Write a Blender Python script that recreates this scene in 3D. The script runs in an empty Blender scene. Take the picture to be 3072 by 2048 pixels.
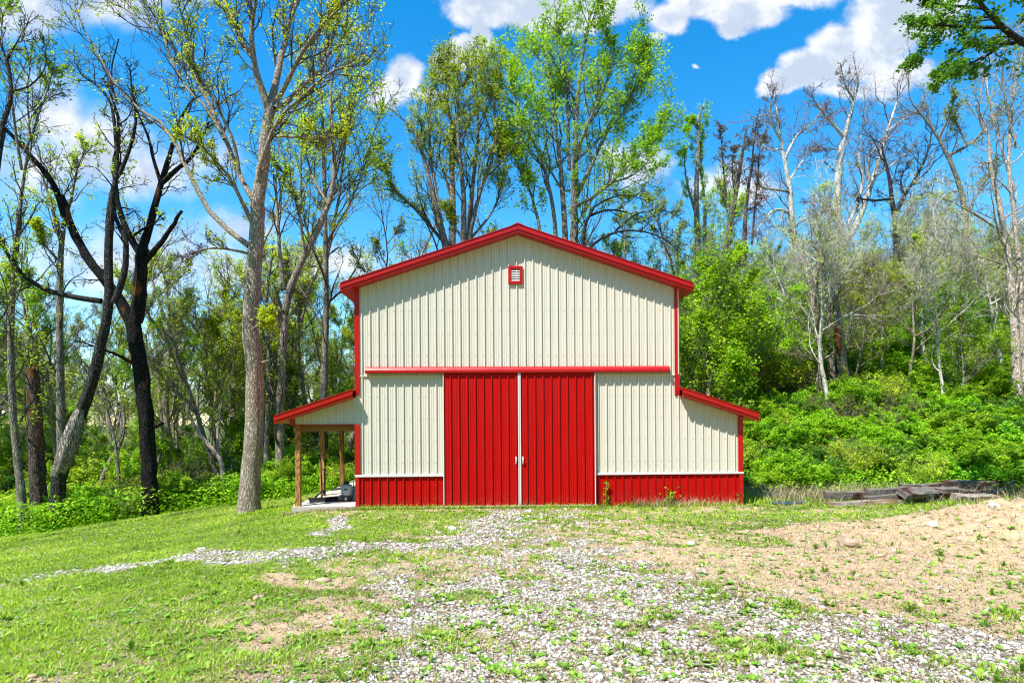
import bpy, math, random
import numpy as np
from mathutils import Vector

# ------------------------------------------------------------------ camera, world, sun, exposure
C = bpy.context.scene
COL = C.collection
F_PX, CX, CY, CAMZ, ROLL = 1795.0, 1536.0, 1258.0, 2.4, 0.0065
cam_d = bpy.data.cameras.new('camera')
cam_d.sensor_width = 36; cam_d.lens = 36 * F_PX / 3072
cam_d.shift_y = (CY - 1024) / 3072
cam_d.clip_start = 0.1; cam_d.clip_end = 3000
cam = bpy.data.objects.new('camera', cam_d); COL.objects.link(cam)
cam.location = (0, 0, CAMZ); cam.rotation_euler = (math.pi / 2, ROLL, 0)
C.camera = cam
SUN = Vector((0.97, 1.0, -2.19)).normalized()            # direction the light travels
sun_d = bpy.data.lights.new('sun', 'SUN'); sun_d.energy = 5.0; sun_d.angle = math.radians(0.5)
sun_d.color = (1.0, 0.955, 0.88)
sun = bpy.data.objects.new('sun', sun_d); COL.objects.link(sun)
sun.rotation_euler = SUN.to_track_quat('-Z', 'Y').to_euler(); sun.location = (-10, -10, 30)
C.view_settings.view_transform = 'Standard'; C.view_settings.look = 'None'
C.view_settings.gamma = 1; C.view_settings.exposure = 0.9
C.cycles.filter_width = 1.15; C.cycles.max_bounces = 6; C.cycles.diffuse_bounces = 3; C.cycles.glossy_bounces = 2
C.cycles.transmission_bounces = 3; C.cycles.transparent_max_bounces = 4
C.cycles.caustics_reflective = False; C.cycles.caustics_refractive = False
SKY_STRENGTH = 0.12

W_ = bpy.data.worlds.new('World'); C.world = W_; W_.use_nodes = True
nt = W_.node_tree; nt.nodes.clear()

class NG:
    """small helper to write node maths as code"""
    def __init__(s, nt): s.nt = nt
    def n(s, t, **kw):
        x = s.nt.nodes.new(t)
        for k, v in kw.items(): setattr(x, k, v)
        return x
    def put(s, sock, v):
        if hasattr(v, 'is_output'): s.nt.links.new(v, sock)
        else: sock.default_value = v
    def m(s, op, a, b=0.0, c=None, clamp=False):
        x = s.n('ShaderNodeMath', operation=op, use_clamp=clamp)
        s.put(x.inputs[0], a); s.put(x.inputs[1], b)
        if c is not None: s.put(x.inputs[2], c)
        return x.outputs[0]
    def vm(s, op, a, b=(0, 0, 0)):
        x = s.n('ShaderNodeVectorMath', operation=op)
        s.put(x.inputs[0], a)
        if op == 'SCALE': s.put(x.inputs['Scale'], b)
        else: s.put(x.inputs[1], b)
        return x.outputs[0]
    def sep(s, v):
        x = s.n('ShaderNodeSeparateXYZ'); s.put(x.inputs[0], v); return x.outputs
    def comb(s, x_, y_, z_):
        x = s.n('ShaderNodeCombineXYZ')
        for i, v in enumerate((x_, y_, z_)): s.put(x.inputs[i], v)
        return x.outputs[0]
    def noise(s, v, scale, detail=4, rough=0.5, dist=0.0, out='Fac'):
        x = s.n('ShaderNodeTexNoise'); s.put(x.inputs['Vector'], v)
        x.inputs['Scale'].default_value = scale; x.inputs['Detail'].default_value = detail
        x.inputs['Roughness'].default_value = rough; x.inputs['Distortion'].default_value = dist
        return x.outputs[out]
    def ramp(s, f, stops, interp='LINEAR'):
        x = s.n('ShaderNodeValToRGB'); s.put(x.inputs[0], f); cr = x.color_ramp; cr.interpolation = interp
        while len(cr.elements) < len(stops): cr.elements.new(0.5)
        for e, (p, c) in zip(cr.elements, stops):
            e.position = p; e.color = (*c, 1) if not isinstance(c, (int, float)) else (c, c, c, 1)
        return x.outputs[0]
    def mix(s, f, a, b, mode='MIX'):
        x = s.n('ShaderNodeMix', data_type='RGBA', blend_type=mode)
        s.put(x.inputs[0], f); s.put(x.inputs[6], a if hasattr(a, 'is_output') else (*a, 1)); s.put(x.inputs[7], b if hasattr(b, 'is_output') else (*b, 1))
        return x.outputs[2]
    def mapr(s, v, a, b, c=0.0, d=1.0, smooth=True):
        x = s.n('ShaderNodeMapRange', interpolation_type='SMOOTHSTEP' if smooth else 'LINEAR')
        for i, q in enumerate((v, a, b, c, d)): s.put(x.inputs[i], q)
        return x.outputs[0]

g = NG(nt)
sky = g.n('ShaderNodeTexSky', sky_type='NISHITA', sun_disc=False)
sky.sun_elevation = math.asin(-SUN.z); sky.sun_rotation = math.atan2(-SUN.x, -SUN.y)
sky.altitude = 200; sky.air_density = 1.0; sky.dust_density = 0.15; sky.ozone_density = 2.0
hs = g.n('ShaderNodeHueSaturation'); hs.inputs['Saturation'].default_value = 1.44; hs.inputs['Hue'].default_value = 0.493
hs.inputs['Value'].default_value = 1.3
nt.links.new(sky.outputs[0], hs.inputs['Color'])
tc = g.n('ShaderNodeTexCoord').outputs['Generated']
sx, sy, sz = g.sep(tc)
ysafe = g.m('MAXIMUM', sy, 0.05)
u = g.m('DIVIDE', sx, ysafe); v = g.m('DIVIDE', sz, ysafe)
uv = g.comb(u, v, 0.0)
warp = g.vm('SCALE', g.vm('SUBTRACT', g.noise(uv, 7.0, 5, 0.6, out='Color'), (0.5, 0.5, 0.5)), 0.055)
uvw = g.vm('ADD', uv, warp)
uw, vw, _ = g.sep(uvw)
def dpx(x, y): return ((x * 1.306 - CX) / F_PX, (CY - y * 1.306) / F_PX)
# cloud puffs in the sky: direction (as x/y, z/y), half sizes, softness weight
puffs = [(1230, -5, 230, 88, 1), (1120, 30, 105, 52, 1), (1330, 20, 190, 58, 1), (1085, 112, 66, 42, 1), (1045, 142, 62, 34, .9), (1110, 82, 34, 40, 1),
         (930, 175, 52, 62, .9), (905, 215, 62, 50, .6), (985, 212, 60, 22, .5),
         (1545, 45, 62, 48, .8), (1600, 5, 75, 45, .8), (1720, 20, 130, 62, .9), (1690, 60, 50, 32, .8), (1830, -5, 140, 40, .7), (1520, 90, 30, 16, .4),
         (1810, 195, 78, 36, 1), (1880, 165, 88, 58, 1), (1960, 120, 95, 82, 1), (2040, 60, 110, 105, 1), (2120, 20, 120, 120, .9), (1960, 215, 130, 30, .45), (2080, 180, 120, 60, .5),
         (1600, 146, 15, 8, .42), (2010, 10, 60, 30, .8),
         (60, 30, 150, 62, .75), (230, 15, 160, 52, .65), (400, -5, 150, 35, .45), (120, 260, 105, 85, .85), (230, 330, 160, 110, .9), (340, 390, 150, 75, .8), (80, 380, 150, 90, .6), (470, 360, 100, 50, .35),
         (1490, 385, 100, 62, .5), (1420, 350, 60, 30, .35), (560, 515, 130, 40, .4), (300, 600, 380, 110, .62), (720, 600, 260, 60, .45), (1650, 430, 220, 60, .32), (90, 180, 90, 40, .3)]
dens = None
for (px, py, a, b, w) in puffs:
    u0, v0 = dpx(px, py); a = a * 1.306 / F_PX; b = b * 1.306 / F_PX
    du = g.m('MULTIPLY', g.m('SUBTRACT', uw, u0), 1 / a); dv = g.m('MULTIPLY', g.m('SUBTRACT', vw, v0), 1 / b)
    r2 = g.m('ADD', g.m('MULTIPLY', du, du), g.m('MULTIPLY', dv, dv))
    e = g.m('MULTIPLY', g.m('SUBTRACT', 1.0, g.m('SQRT', r2)), w)
    e = g.m('MAXIMUM', e, -1.0)
    dens = e if dens is None else g.m('SMOOTH_MAX', dens, e, 0.12)
fb = g.noise(uv, 9.0, 8, 0.58); fb2 = g.noise(uv, 34.0, 6, 0.6)
dn = g.m('ADD', dens, g.m('ADD', g.m('MULTIPLY', g.m('SUBTRACT', fb, 0.5), 0.85), g.m('MULTIPLY', g.m('SUBTRACT', fb2, 0.5), 0.3)))
mask = g.mapr(dn, g.m('MULTIPLY', g.mapr(u, -0.3, -0.6), -0.16), g.m('ADD', 0.34, g.m('MULTIPLY', g.mapr(u, -0.3, -0.6), 0.35)))
mask = g.m('MULTIPLY', mask, g.mapr(sy, 0.08, 0.2))
mask = g.m('MULTIPLY', mask, 0.95)
uvo = g.vm('ADD', uv, (-0.018, 0.03, 0.0))
fbo = g.noise(uvo, 9.0, 8, 0.58)
shade = g.mapr(g.m('ADD', g.m('SUBTRACT', fb, fbo), g.m('MULTIPLY', g.m('SUBTRACT', 0.35, dn), 0.22)), -0.14, 0.09)
ccol = g.mix(shade, (0.56, 0.64, 0.78), (0.90, 0.92, 0.95))
CL = 1 / SKY_STRENGTH * 0.62
ccol = g.vm('SCALE', ccol, CL)
# a plain scatter of cloud for the half of the sky behind the camera
back = g.m('MULTIPLY', g.mapr(g.noise(tc, 3.0, 6, 0.6), 0.52, 0.68), g.mapr(sy, 0.0, -0.15))
fin = g.mix(mask, hs.outputs[0], ccol)
bg = g.n('ShaderNodeBackground'); bg.inputs['Strength'].default_value = SKY_STRENGTH
nt.links.new(fin, bg.inputs['Color'])
nt.links.new(bg.outputs[0], g.n('ShaderNodeOutputWorld').inputs[0])
W_.cycles.sampling_method = 'MANUAL'; W_.cycles.sample_map_resolution = 512

# ------------------------------------------------------------------ generic helpers
def W(px, py, Y):
    """world point at distance Y that the photograph shows at pixel px, py (3072 x 2048)"""
    dx, dz = (px - CX) / F_PX, (CY - py) / F_PX
    c, s = math.cos(ROLL), math.sin(ROLL)
    return np.array([Y * (dx * c + dz * s), Y, CAMZ + Y * (-dx * s + dz * c)])

def tag(o, label=None, cat=None, group=None, kind=None):
    if label: o['label'] = label
    if cat: o['category'] = cat
    if group: o['group'] = group
    if kind: o['kind'] = kind
    return o

def empty(name, loc=(0, 0, 0), rz=0.0):
    o = bpy.data.objects.new(name, None); COL.objects.link(o)
    o.location = tuple(float(q) for q in loc); o.rotation_euler = (0, 0, rz); o.empty_display_size = 0.3
    return o

def mk(name, V, Fs, mats, parent=None, tone=None, midx=None, smooth=False, attrs=None):
    """numpy arrays -> one mesh object. Fs: list of (m,k) index arrays"""
    me = bpy.data.meshes.new(name)
    V = np.asarray(V, dtype=np.float32)
    Fs = [np.asarray(f, dtype=np.int32) for f in Fs if len(f)]
    loops = np.concatenate([f.ravel() for f in Fs]); tot = np.concatenate([np.full(len(f), f.shape[1], np.int32) for f in Fs])
    start = np.concatenate([[0], np.cumsum(tot)[:-1]]).astype(np.int32)
    me.vertices.add(len(V)); me.vertices.foreach_set('co', V.ravel())
    me.loops.add(len(loops)); me.loops.foreach_set('vertex_index', loops)
    me.polygons.add(len(tot)); me.polygons.foreach_set('loop_start', start); me.polygons.foreach_set('loop_total', tot)
    if midx is not None: me.polygons.foreach_set('material_index', np.asarray(midx, np.int32))
    if smooth: me.polygons.foreach_set('use_smooth', np.ones(len(tot), bool))
    if tone is not None:
        a = me.attributes.new('tone', 'FLOAT', 'POINT'); a.data.foreach_set('value', np.asarray(tone, np.float32))
    for k, arr in (attrs or {}).items():
        a = me.attributes.new(k, 'FLOAT', 'POINT'); a.data.foreach_set('value', np.asarray(arr, np.float32))
    me.update(calc_edges=True)
    for m_ in (mats if isinstance(mats, (list, tuple)) else [mats]): me.materials.append(m_)
    o = bpy.data.objects.new(name, me); COL.objects.link(o)
    if parent is not None: o.parent = parent
    return o

class MB:
    """collects simple solids, then links them as one mesh"""
    def __init__(s): s.V = []; s.F = []; s.M = []; s.n = 0
    def add(s, V, F, m=0):
        s.V += [tuple(float(c) for c in p) for p in V]; s.F += [tuple(i + s.n for i in f) for f in F]; s.M += [m] * len(F); s.n += len(V); return s
    def box(s, x0, x1, y0, y1, z0, z1, m=0):
        V = [(x, y, z) for z in (z0, z1) for y in (y0, y1) for x in (x0, x1)]
        return s.add(V, [(0, 2, 3, 1), (4, 5, 7, 6), (0, 1, 5, 4), (2, 6, 7, 3), (0, 4, 6, 2), (1, 3, 7, 5)], m)
    def prism(s, poly, y0, y1, m=0):
        """polygon of (x,z) pushed along y"""
        n = len(poly)
        V = [(x, y0, z) for x, z in poly] + [(x, y1, z) for x, z in poly]
        F = [tuple(range(n)), tuple(range(2 * n - 1, n - 1, -1))] + [(i, i + n, (i + 1) % n + n, (i + 1) % n) for i in range(n)]
        return s.add(V, F, m)
    def tube(s, P, R, k=10, m=0, cap=True):
        P = [Vector(tuple(float(c) for c in p)) for p in P]; R = [R] * len(P) if isinstance(R, (int, float)) else R
        V = []; n = len(P)
        up = Vector((0.13, 0.21, 0.97)).normalized()
        for i, p in enumerate(P):
            t = (P[min(i + 1, n - 1)] - P[max(i - 1, 0)]).normalized()
            a = t.cross(up)
            if a.length < 0.15: a = t.cross(Vector((1, 0, 0)))
            a.normalize(); b = t.cross(a)
            V += [p + (a * math.cos(q) + b * math.sin(q)) * R[i] for q in (2 * math.pi * j / k for j in range(k))]
        F = [(i * k + j, i * k + (j + 1) % k, (i + 1) * k + (j + 1) % k, (i + 1) * k + j) for i in range(n - 1) for j in range(k)]
        if cap: F += [tuple(range(k - 1, -1, -1)), tuple(range((n - 1) * k, n * k))]
        return s.add(V, F, m)
    def lathe(s, prof, cx, cy, k=20, m=0, sx=1, sy=1):
        V = [(cx + r * math.cos(2 * math.pi * j / k) * sx, cy + r * math.sin(2 * math.pi * j / k) * sy, z) for r, z in prof for j in range(k)]
        n = len(prof)
        F = [(i * k + j, i * k + (j + 1) % k, (i + 1) * k + (j + 1) % k, (i + 1) * k + j) for i in range(n - 1) for j in range(k)]
        F += [tuple(range(k - 1, -1, -1)), tuple(range((n - 1) * k, n * k))]
        return s.add(V, F, m)
    def build(s, name, mats, parent=None, bevel=0, smooth=False):
        me = bpy.data.meshes.new(name); me.from_pydata(s.V, [], s.F); me.update()
        for m_ in (mats if isinstance(mats, (list, tuple)) else [mats]): me.materials.append(m_)
        me.polygons.foreach_set('material_index', s.M)
        if smooth: me.polygons.foreach_set('use_smooth', [True] * len(s.F))
        o = bpy.data.objects.new(name, me); COL.objects.link(o)
        if parent is not None: o.parent = parent
        if bevel:
            b = o.modifiers.new('bevel', 'BEVEL'); b.width = bevel; b.segments = 2; b.limit_method = 'ANGLE'; b.angle_limit = math.radians(40)
        return o

def hash2(ix, iy, seed):
    h = (ix.astype(np.int64) * 374761393 + iy.astype(np.int64) * 668265263 + seed * 1442695041) & 0x7fffffff
    h = ((h ^ (h >> 13)) * 1274126177) & 0x7fffffff
    return ((h ^ (h >> 16)) & 0xffff) / 65535.0
def vnoise(x, y, seed=0):
    x = np.asarray(x, float); y = np.asarray(y, float)
    ix = np.floor(x); iy = np.floor(y); fx = x - ix; fy = y - iy
    fx = fx * fx * (3 - 2 * fx); fy = fy * fy * (3 - 2 * fy)
    a = hash2(ix, iy, seed); b = hash2(ix + 1, iy, seed); c = hash2(ix, iy + 1, seed); d = hash2(ix + 1, iy + 1, seed)
    return (a * (1 - fx) + b * fx) * (1 - fy) + (c * (1 - fx) + d * fx) * fy
def fbm(x, y, seed=0, o=4):
    s = 0; a = 0.5; t = 0
    for i in range(o):
        s = s + a * vnoise(np.asarray(x) * 2 ** i, np.asarray(y) * 2 ** i, seed + i * 17); t += a; a *= 0.55
    return s / t
def sst(x, a, b):
    t = np.clip((np.asarray(x, float) - a) / (b - a), 0, 1); return t * t * (3 - 2 * t)

# ------------------------------------------------------------------ terrain
def G0(x, y):
    x = np.asarray(x, float); y = np.asarray(y, float)
    z = 0.72 * np.clip(1 - np.maximum(y, -6) / 15.5, 0, 1.3)
    z = z - 0.105 * np.clip(-5.5 - x, 0, 14) * sst(y, -6, 10) - 0.10 * sst(-x, 3, 9)
    z = z + 34 * sst(-y, 14, 50) * (1 - 0.3 * sst(np.abs(x), 60, 200))  # unseen ridge behind the camera, added to block low sky light
    z = z - 0.04 * np.clip(y - 30, 0, 20) * sst(-x, -3, 6) * 0.3
    d = (y - 19.8) + 0.16 * (x - 8)
    hill = 3.0 * sst(d, -0.8, 10.5) + 0.15 * np.clip(d - 7, 0, 110) + 0.02 * np.clip(d, 0, 30) * np.clip(x - 10, 0, 30) / 10
    z = z + hill * sst(x, 6.6, 11.5 + 0 * y)
    z = z + 0.80 * sst(x, 6.2, 11.0) * np.exp(-((y - 11.3) / 2.5) ** 2) + 0.06 * sst(x, 7.5, 13) * np.exp(-((y - 17.5) / 2.5) ** 2)
    return z
def G(x, y):
    x = np.asarray(x, float); y = np.asarray(y, float)
    near = 1 - sst(np.hypot(x, y - 12), 16, 30)
    inside = sst(x, -6.9, -6.4) * (1 - sst(x, 6.6, 7.0)) * sst(y, 16.2, 16.9) * (1 - sst(y, 25, 26))
    b = (fbm(x * 1.3, y * 1.3, 5) - 0.5) * 0.10 + (fbm(x * 6, y * 6, 9, 3) - 0.5) * 0.035
    b = b + sst(x, 6.5, 8.5) * (1 - sst(y, 15, 17)) * ((fbm(x * 3.5, y * 3.5, 31, 4) - 0.5) * 0.24 - .10 * np.abs(fbm(x * 1.6, y * 1.6, 37, 3) - .5))
    far = (1 - near) * (fbm(x * 0.25, y * 0.25, 6) - 0.5) * 0.8
    return G0(x, y) - 0.09 + (b * near + far) * (1 - inside)
def ground_at(px, py):
    """where the line of sight through a photograph pixel meets the ground"""
    d = W(px, py, 1.0) - np.array([0, 0, CAMZ]); lo = 1.0
    for Y in np.arange(1.5, 80, 0.05):
        p = np.array([0, 0, CAMZ]) + d * Y
        if p[2] <= G0(p[0], p[1]) - 0.09: return p[:2]
    return p[:2]

def seg_d(x, y, a, b):
    ax, ay = a; bx, by = b; vx, vy = bx - ax, by - ay
    t = np.clip(((x - ax) * vx + (y - ay) * vy) / (vx * vx + vy * vy + 1e-9), 0, 1)
    return np.hypot(x - ax - t * vx, y - ay - t * vy)
def strip(x, y, pts, r, soft):
    out = np.zeros_like(x)
    for (a, b) in zip(pts[:-1], pts[1:]):
        ra = r; out = np.maximum(out, 1 - sst(seg_d(x, y, a, b), ra * (1 - soft), ra * (1 + soft)))
    return out
gpts = lambda L: [tuple(ground_at(*p)) for p in L]
S_A = gpts([(131, 1733), (294, 1707), (457, 1690), (588, 1670), (718, 1663), (816, 1676), (947, 1651), (1110, 1642), (1241, 1642), (1404, 1629), (1502, 1583), (1530, 1537)])
S_B = gpts([(1020, 1550), (975, 1612)])
S_C = gpts([(1540, 1560), (1620, 1640), (1700, 1700)])
S_D = gpts([(1700, 1690), (1850, 1720), (2000, 1780), (2300, 1860), (2700, 1930), (3050, 2000)])
S_E = gpts([(1350, 1760), (1600, 1760), (1650, 1900), (1500, 2010)])
S_F = gpts([(1250, 1850), (1800, 1830), (1900, 1960), (2300, 2010)])
S_G = gpts([(1300, 2000), (2000, 2040), (2900, 2040)])
D_A = gpts([(2030, 1665), (2450, 1680), (2750, 1650)])
D_B = gpts([(2620, 1600), (2900, 1560), (3072, 1540)])
D_C = gpts([(2500, 1720), (2800, 1720), (3072, 1700)])
D_D = gpts([(830, 1740), (1000, 1745)]); D_E = gpts([(760, 1870), (1120, 1850)]); D_F = gpts([(1000, 1800), (1250, 1790)])
D_G = gpts([(2250, 1740), (2700, 1840), (3000, 1880)])
BANK_BARE = [(10.8, 19.4), (12.4, 19.9)]
def edge(x): return 23.4 + 3.6 * sst(x, -9, -5) - 2.8 * sst(-np.asarray(x, float), 10.5, 17)
def masks(x, y):
    x = np.asarray(x, float); y = np.asarray(y, float)
    wx = x + (fbm(x * 1.1, y * 1.1, 41) - 0.5) * 1.3; wy = y + (fbm(x * 1.1, y * 1.1, 57) - 0.5) * 1.3
    n1 = fbm(x * 2.6, y * 2.6, 71, 5); n2 = fbm(x * 7, y * 7, 83, 3)
    gr = strip(wx, wy, S_A, 0.55, 0.95)
    gr = np.maximum(gr, strip(wx, wy, S_B, 0.24, 0.5) * 0.9)
    gr = np.maximum(gr, strip(wx, wy, S_C, 0.75, 0.9) * 0.55)
    gr = np.maximum(gr, strip(wx, wy, S_D, 0.75, 0.7) * 0.9)
    gr = np.maximum(gr, strip(wx, wy, S_E, 0.9, 0.8) * 0.62)
    gr = np.maximum(gr, strip(wx, wy, S_F, 0.7, 0.8) * 0.8)
    gr = np.maximum(gr, strip(wx, wy, S_G, 0.75, 0.8) * 0.9)
    core = strip(wx, wy, [(0.4, 16.4), (0.5, 13), (0.6, 10), (0.6, 3)], 1.7, 0.6) * 0.40
    gr = np.maximum(gr, core)
    gravel = np.clip(gr * 1.2 + (n1 - 0.53) * 2.0 * (gr > 0.02) + (n2 - .5) * .5 * (gr > .02), 0, 1)
    di = strip(wx, wy, D_A, 1.15, 0.5)
    di = np.maximum(di, strip(wx, wy, D_B, 1.9, 0.35) * 1.25); di = np.maximum(di, strip(wx, wy, D_C, 1.9, 0.4) * 1.15)
    di = np.maximum(di, strip(wx, wy, D_G, 0.9, 0.7) * 0.7)
    di = np.maximum(di, strip(wx, wy, D_D, 0.35, 0.6) * 0.8); di = np.maximum(di, strip(wx, wy, D_E, 0.6, 0.8) * 0.6); di = np.maximum(di, strip(wx, wy, D_F, 0.5, 0.8) * 0.55)
    di = np.maximum(di, strip(wx, wy, BANK_BARE, 0.75, 0.5))
    gravelly = strip(wx, wy, [(1.4, 11.5), (1.2, 10), (1.0, 4)], 3.8, 0.7) * 0.55
    di = np.maximum(di, .42 * sst(x + (9 - y) * .35, -3.8, -.4) * (1 - sst(y, 12, 16)) * (x < 40))
    di = np.maximum(di, gravelly)
    front = strip(wx, wy, [(-4.5, 16.4), (9, 16.3)], 1.4, .7) * 0.30
    di = np.maximum(di, front)
    dirt = np.clip(di * 1.15 + (n1 - 0.5) * 1.3 * (di > 0.02) + (n2 - .5) * .4 * (di > .02), 0, 1)
    wood = np.maximum(sst(y - edge(x) + .8, -0.4, 0.6) * (1 - sst(x, 4, 8)),
                      sst((y - 19.3) + 0.16 * (x - 8), -0.3, 0.8) * sst(x, 6.6, 8.5))
    return gravel, dirt * (1 - wood), wood

def axis(lo, hi, step, far_lo, far_hi, grow=1.13):
    a = list(np.arange(lo, hi, step)); s = step; q = a[-1]
    while q < far_hi: s *= grow; q += s; a.append(q)
    s = step; q = a[0]; pre = []
    while q > far_lo: s *= grow; q -= s; pre.append(q)
    return np.array(pre[::-1] + a)
xs = axis(-15, 15, 0.085, -420, 420); ys = axis(2.2, 21, 0.085, -60, 600)
XX, YY = np.meshgrid(xs, ys); ZZ = G(XX, YY)
nx, ny = len(xs), len(ys)
idx = np.arange(nx * ny).reshape(ny, nx)
quads = np.stack([idx[:-1, :-1].ravel(), idx[:-1, 1:].ravel(), idx[1:, 1:].ravel(), idx[1:, :-1].ravel()], 1)
gv, dt, wd = masks(XX.ravel(), YY.ravel())

# ------------------------------------------------------------------ materials
def material(name):
    m_ = bpy.data.materials.new(name); m_.use_nodes = True; m_.node_tree.nodes.clear()
    return m_, NG(m_.node_tree)
def finish(m_, q, col, rough=0.6, metal=0.0, spec=0.5, bump=None, bump_s=0.5, bump_d=0.01, extra=None):
    p = q.n('ShaderNodeBsdfPrincipled'); q.put(p.inputs['Base Color'], col if hasattr(col, 'is_output') else (*col, 1))
    q.put(p.inputs['Roughness'], rough); q.put(p.inputs['Metallic'], metal); q.put(p.inputs['Specular IOR Level'], spec)
    if bump is not None:
        b = q.n('ShaderNodeBump'); b.inputs['Strength'].default_value = bump_s; b.inputs['Distance'].default_value = bump_d
        q.put(b.inputs['Height'], bump); q.put(p.inputs['Normal'], b.outputs[0])
    o = q.n('ShaderNodeOutputMaterial'); q.put(o.inputs[0], p.outputs[0]); return m_
def ocoord(q): return q.n('ShaderNodeTexCoord').outputs['Object']
def attr(q, name): return q.n('ShaderNodeAttribute', attribute_name=name).outputs['Fac']

def painted(name, col, rough=0.38, dirt=(0.35, 0.28, 0.2), amt=0.10, spec=0.16):
    m_, q = material(name); v_ = ocoord(q)
    s_ = q.vm('MULTIPLY', v_, (3.0, 3.0, 0.5))
    n_ = q.noise(s_, 2.0, 6, 0.65); fine = q.noise(v_, 60, 3, 0.6)
    z = q.sep(v_)[2]
    splash = q.m('MULTIPLY', q.mapr(z, 0.42, -0.05), q.mapr(q.noise(v_, 7, 5, 0.7), 0.35, 0.7))
    f = q.m('ADD', q.m('MULTIPLY', q.mapr(n_, 0.45, 0.8), amt), q.m('MULTIPLY', splash, 0.42), clamp=True)
    c = q.mix(f, col, dirt)
    c = q.mix(q.m('MULTIPLY', q.mapr(fine, 0.4, 0.75), 0.10), c, tuple(x * 0.72 for x in col))
    r = q.m('ADD', rough, q.m('MULTIPLY', n_, 0.18))
    return finish(m_, q, c, r, 0, spec, q.noise(q.vm('MULTIPLY', v_, (1.4, 1.4, .8)), 1.6, 3), 0.35, 0.02)
M_CREAM = painted('cream_steel', (0.60, 0.560, 0.475), 0.5, (0.27, 0.24, 0.17), 0.09)
M_RED = painted('red_steel', (0.42, 0.0015, 0.001), 0.45, (0.30, 0.06, 0.045), 0.10)
M_REDTRIM = painted('red_trim', (0.40, 0.003, 0.004), 0.25, (0.25, 0.03, 0.03), 0.08, 0.5)
M_WHITE = painted('white_trim', (0.62, 0.61, 0.58), 0.4, (0.4, 0.36, 0.3), 0.14)
def plain(name, col, rough=0.5, metal=0.0, sc=20, amt=0.25, bump=0.15):
    m_, q = material(name); v_ = ocoord(q); n_ = q.noise(v_, sc, 5, 0.6)
    c = q.mix(q.m('MULTIPLY', q.mapr(n_, 0.3, 0.75), amt), col, tuple(x * 0.55 for x in col))
    return finish(m_, q, c, rough, metal, 0.5, n_, bump, 0.004)
M_ALU = plain('aluminium', (0.62, 0.63, 0.64), 0.35, 0.6, 30)
M_SCREW = plain('screw_grey', (0.20, 0.19, 0.18), 0.4, 0.4)
M_SCREWR = plain('screw_red', (0.62, 0.20, 0.18), 0.35, 0.1)
M_BLACK = plain('black_plastic', (0.012, 0.012, 0.013), 0.4)
M_DARK = plain('dark_gap', (0.02, 0.018, 0.016), 0.8)
M_GREYTANK = plain('grey_tank', (0.27, 0.31, 0.37), 0.35, 0, 12, 0.15)
M_GREENHOSE = plain('green_hose', (0.01, 0.20, 0.11), 0.4)
M_BLUETARP = plain('blue_tarp', (0.035, 0.075, 0.15), 0.5, 0, 25, 0.5)
def concrete():
    m_, q = material('concrete'); v_ = ocoord(q)
    n_ = q.noise(v_, 3, 8, 0.65); f = q.noise(v_, 60, 4, 0.7)
    c = q.ramp(q.m('ADD', q.m('MULTIPLY', n_, 0.7), q.m('MULTIPLY', f, 0.3)), [(0.3, (0.28, 0.23, 0.18)), (0.5, (0.50, 0.45, 0.38)), (0.7, (0.62, 0.58, 0.51))])
    return finish(m_, q, c, 0.9, 0, 0.2, f, 0.5, 0.004)
M_CONC = concrete()
def lumber(name, a, b, dark, axis=2):
    m_, q = material(name); v_ = ocoord(q)
    st = [12, 12, 12]; st[axis] = 0.7
    s_ = q.vm('MULTIPLY', v_, tuple(st))
    w = q.n('ShaderNodeTexWave', wave_type='RINGS', rings_direction='X'); q.put(w.inputs['Vector'], q.vm('MULTIPLY', v_, tuple(9 if i != axis else 0.6 for i in range(3))))
    w.inputs['Scale'].default_value = 2.2; w.inputs['Distortion'].default_value = 9; w.inputs['Detail'].default_value = 3; w.inputs['Detail Scale'].default_value = 1.2
    n_ = q.noise(s_, 3.5, 6, 0.7)
    c = q.ramp(w.outputs['Fac'], [(0.15, dark), (0.5, a), (0.9, b)])
    c = q.mix(q.m('MULTIPLY', q.mapr(n_, 0.35, 0.7), 0.6), c, a)
    return finish(m_, q, c, 0.75, 0, 0.3, n_, 0.4, 0.004)
M_POST = lumber('treated_pine', (0.36, 0.17, 0.045), (0.44, 0.24, 0.08), (0.16, 0.05, 0.012))
M_JOIST = lumber('treated_joist', (0.26, 0.12, 0.035), (0.32, 0.17, 0.06), (0.12, 0.04, 0.01), 0)
M_TIMBER_NEW = lumber('tan_log', (0.52, 0.33, 0.17), (0.58, 0.42, 0.25), (0.38, 0.2, 0.09), 0)
def weathered(name, base, brown, dark, axis=0):
    m_, q = material(name); v_ = ocoord(q)
    s_ = q.vm('MULTIPLY', v_, tuple(14 if i != axis else 1.0 for i in range(3)))
    n_ = q.noise(s_, 1.6, 8, 0.75); big = q.noise(v_, 2.2, 3, 0.5)
    c = q.ramp(n_, [(0.33, dark), (0.5, base), (0.68, tuple(min(1, x * 1.7) for x in base))])
    c = q.mix(q.mapr(big, 0.5, 0.62), c, q.ramp(n_, [(0.35, dark), (0.6, brown)]))
    return finish(m_, q, c, 0.85, 0, 0.2, n_, 0.9, 0.012)
M_TIE = weathered('weathered_tie', (0.15, 0.13, 0.112), (0.09, 0.036, 0.022), (0.012, 0.010, 0.009))
M_LOG = weathered('weathered_log', (0.27, 0.235, 0.19), (0.36, 0.22, 0.13), (0.09, 0.07, 0.055))

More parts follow.
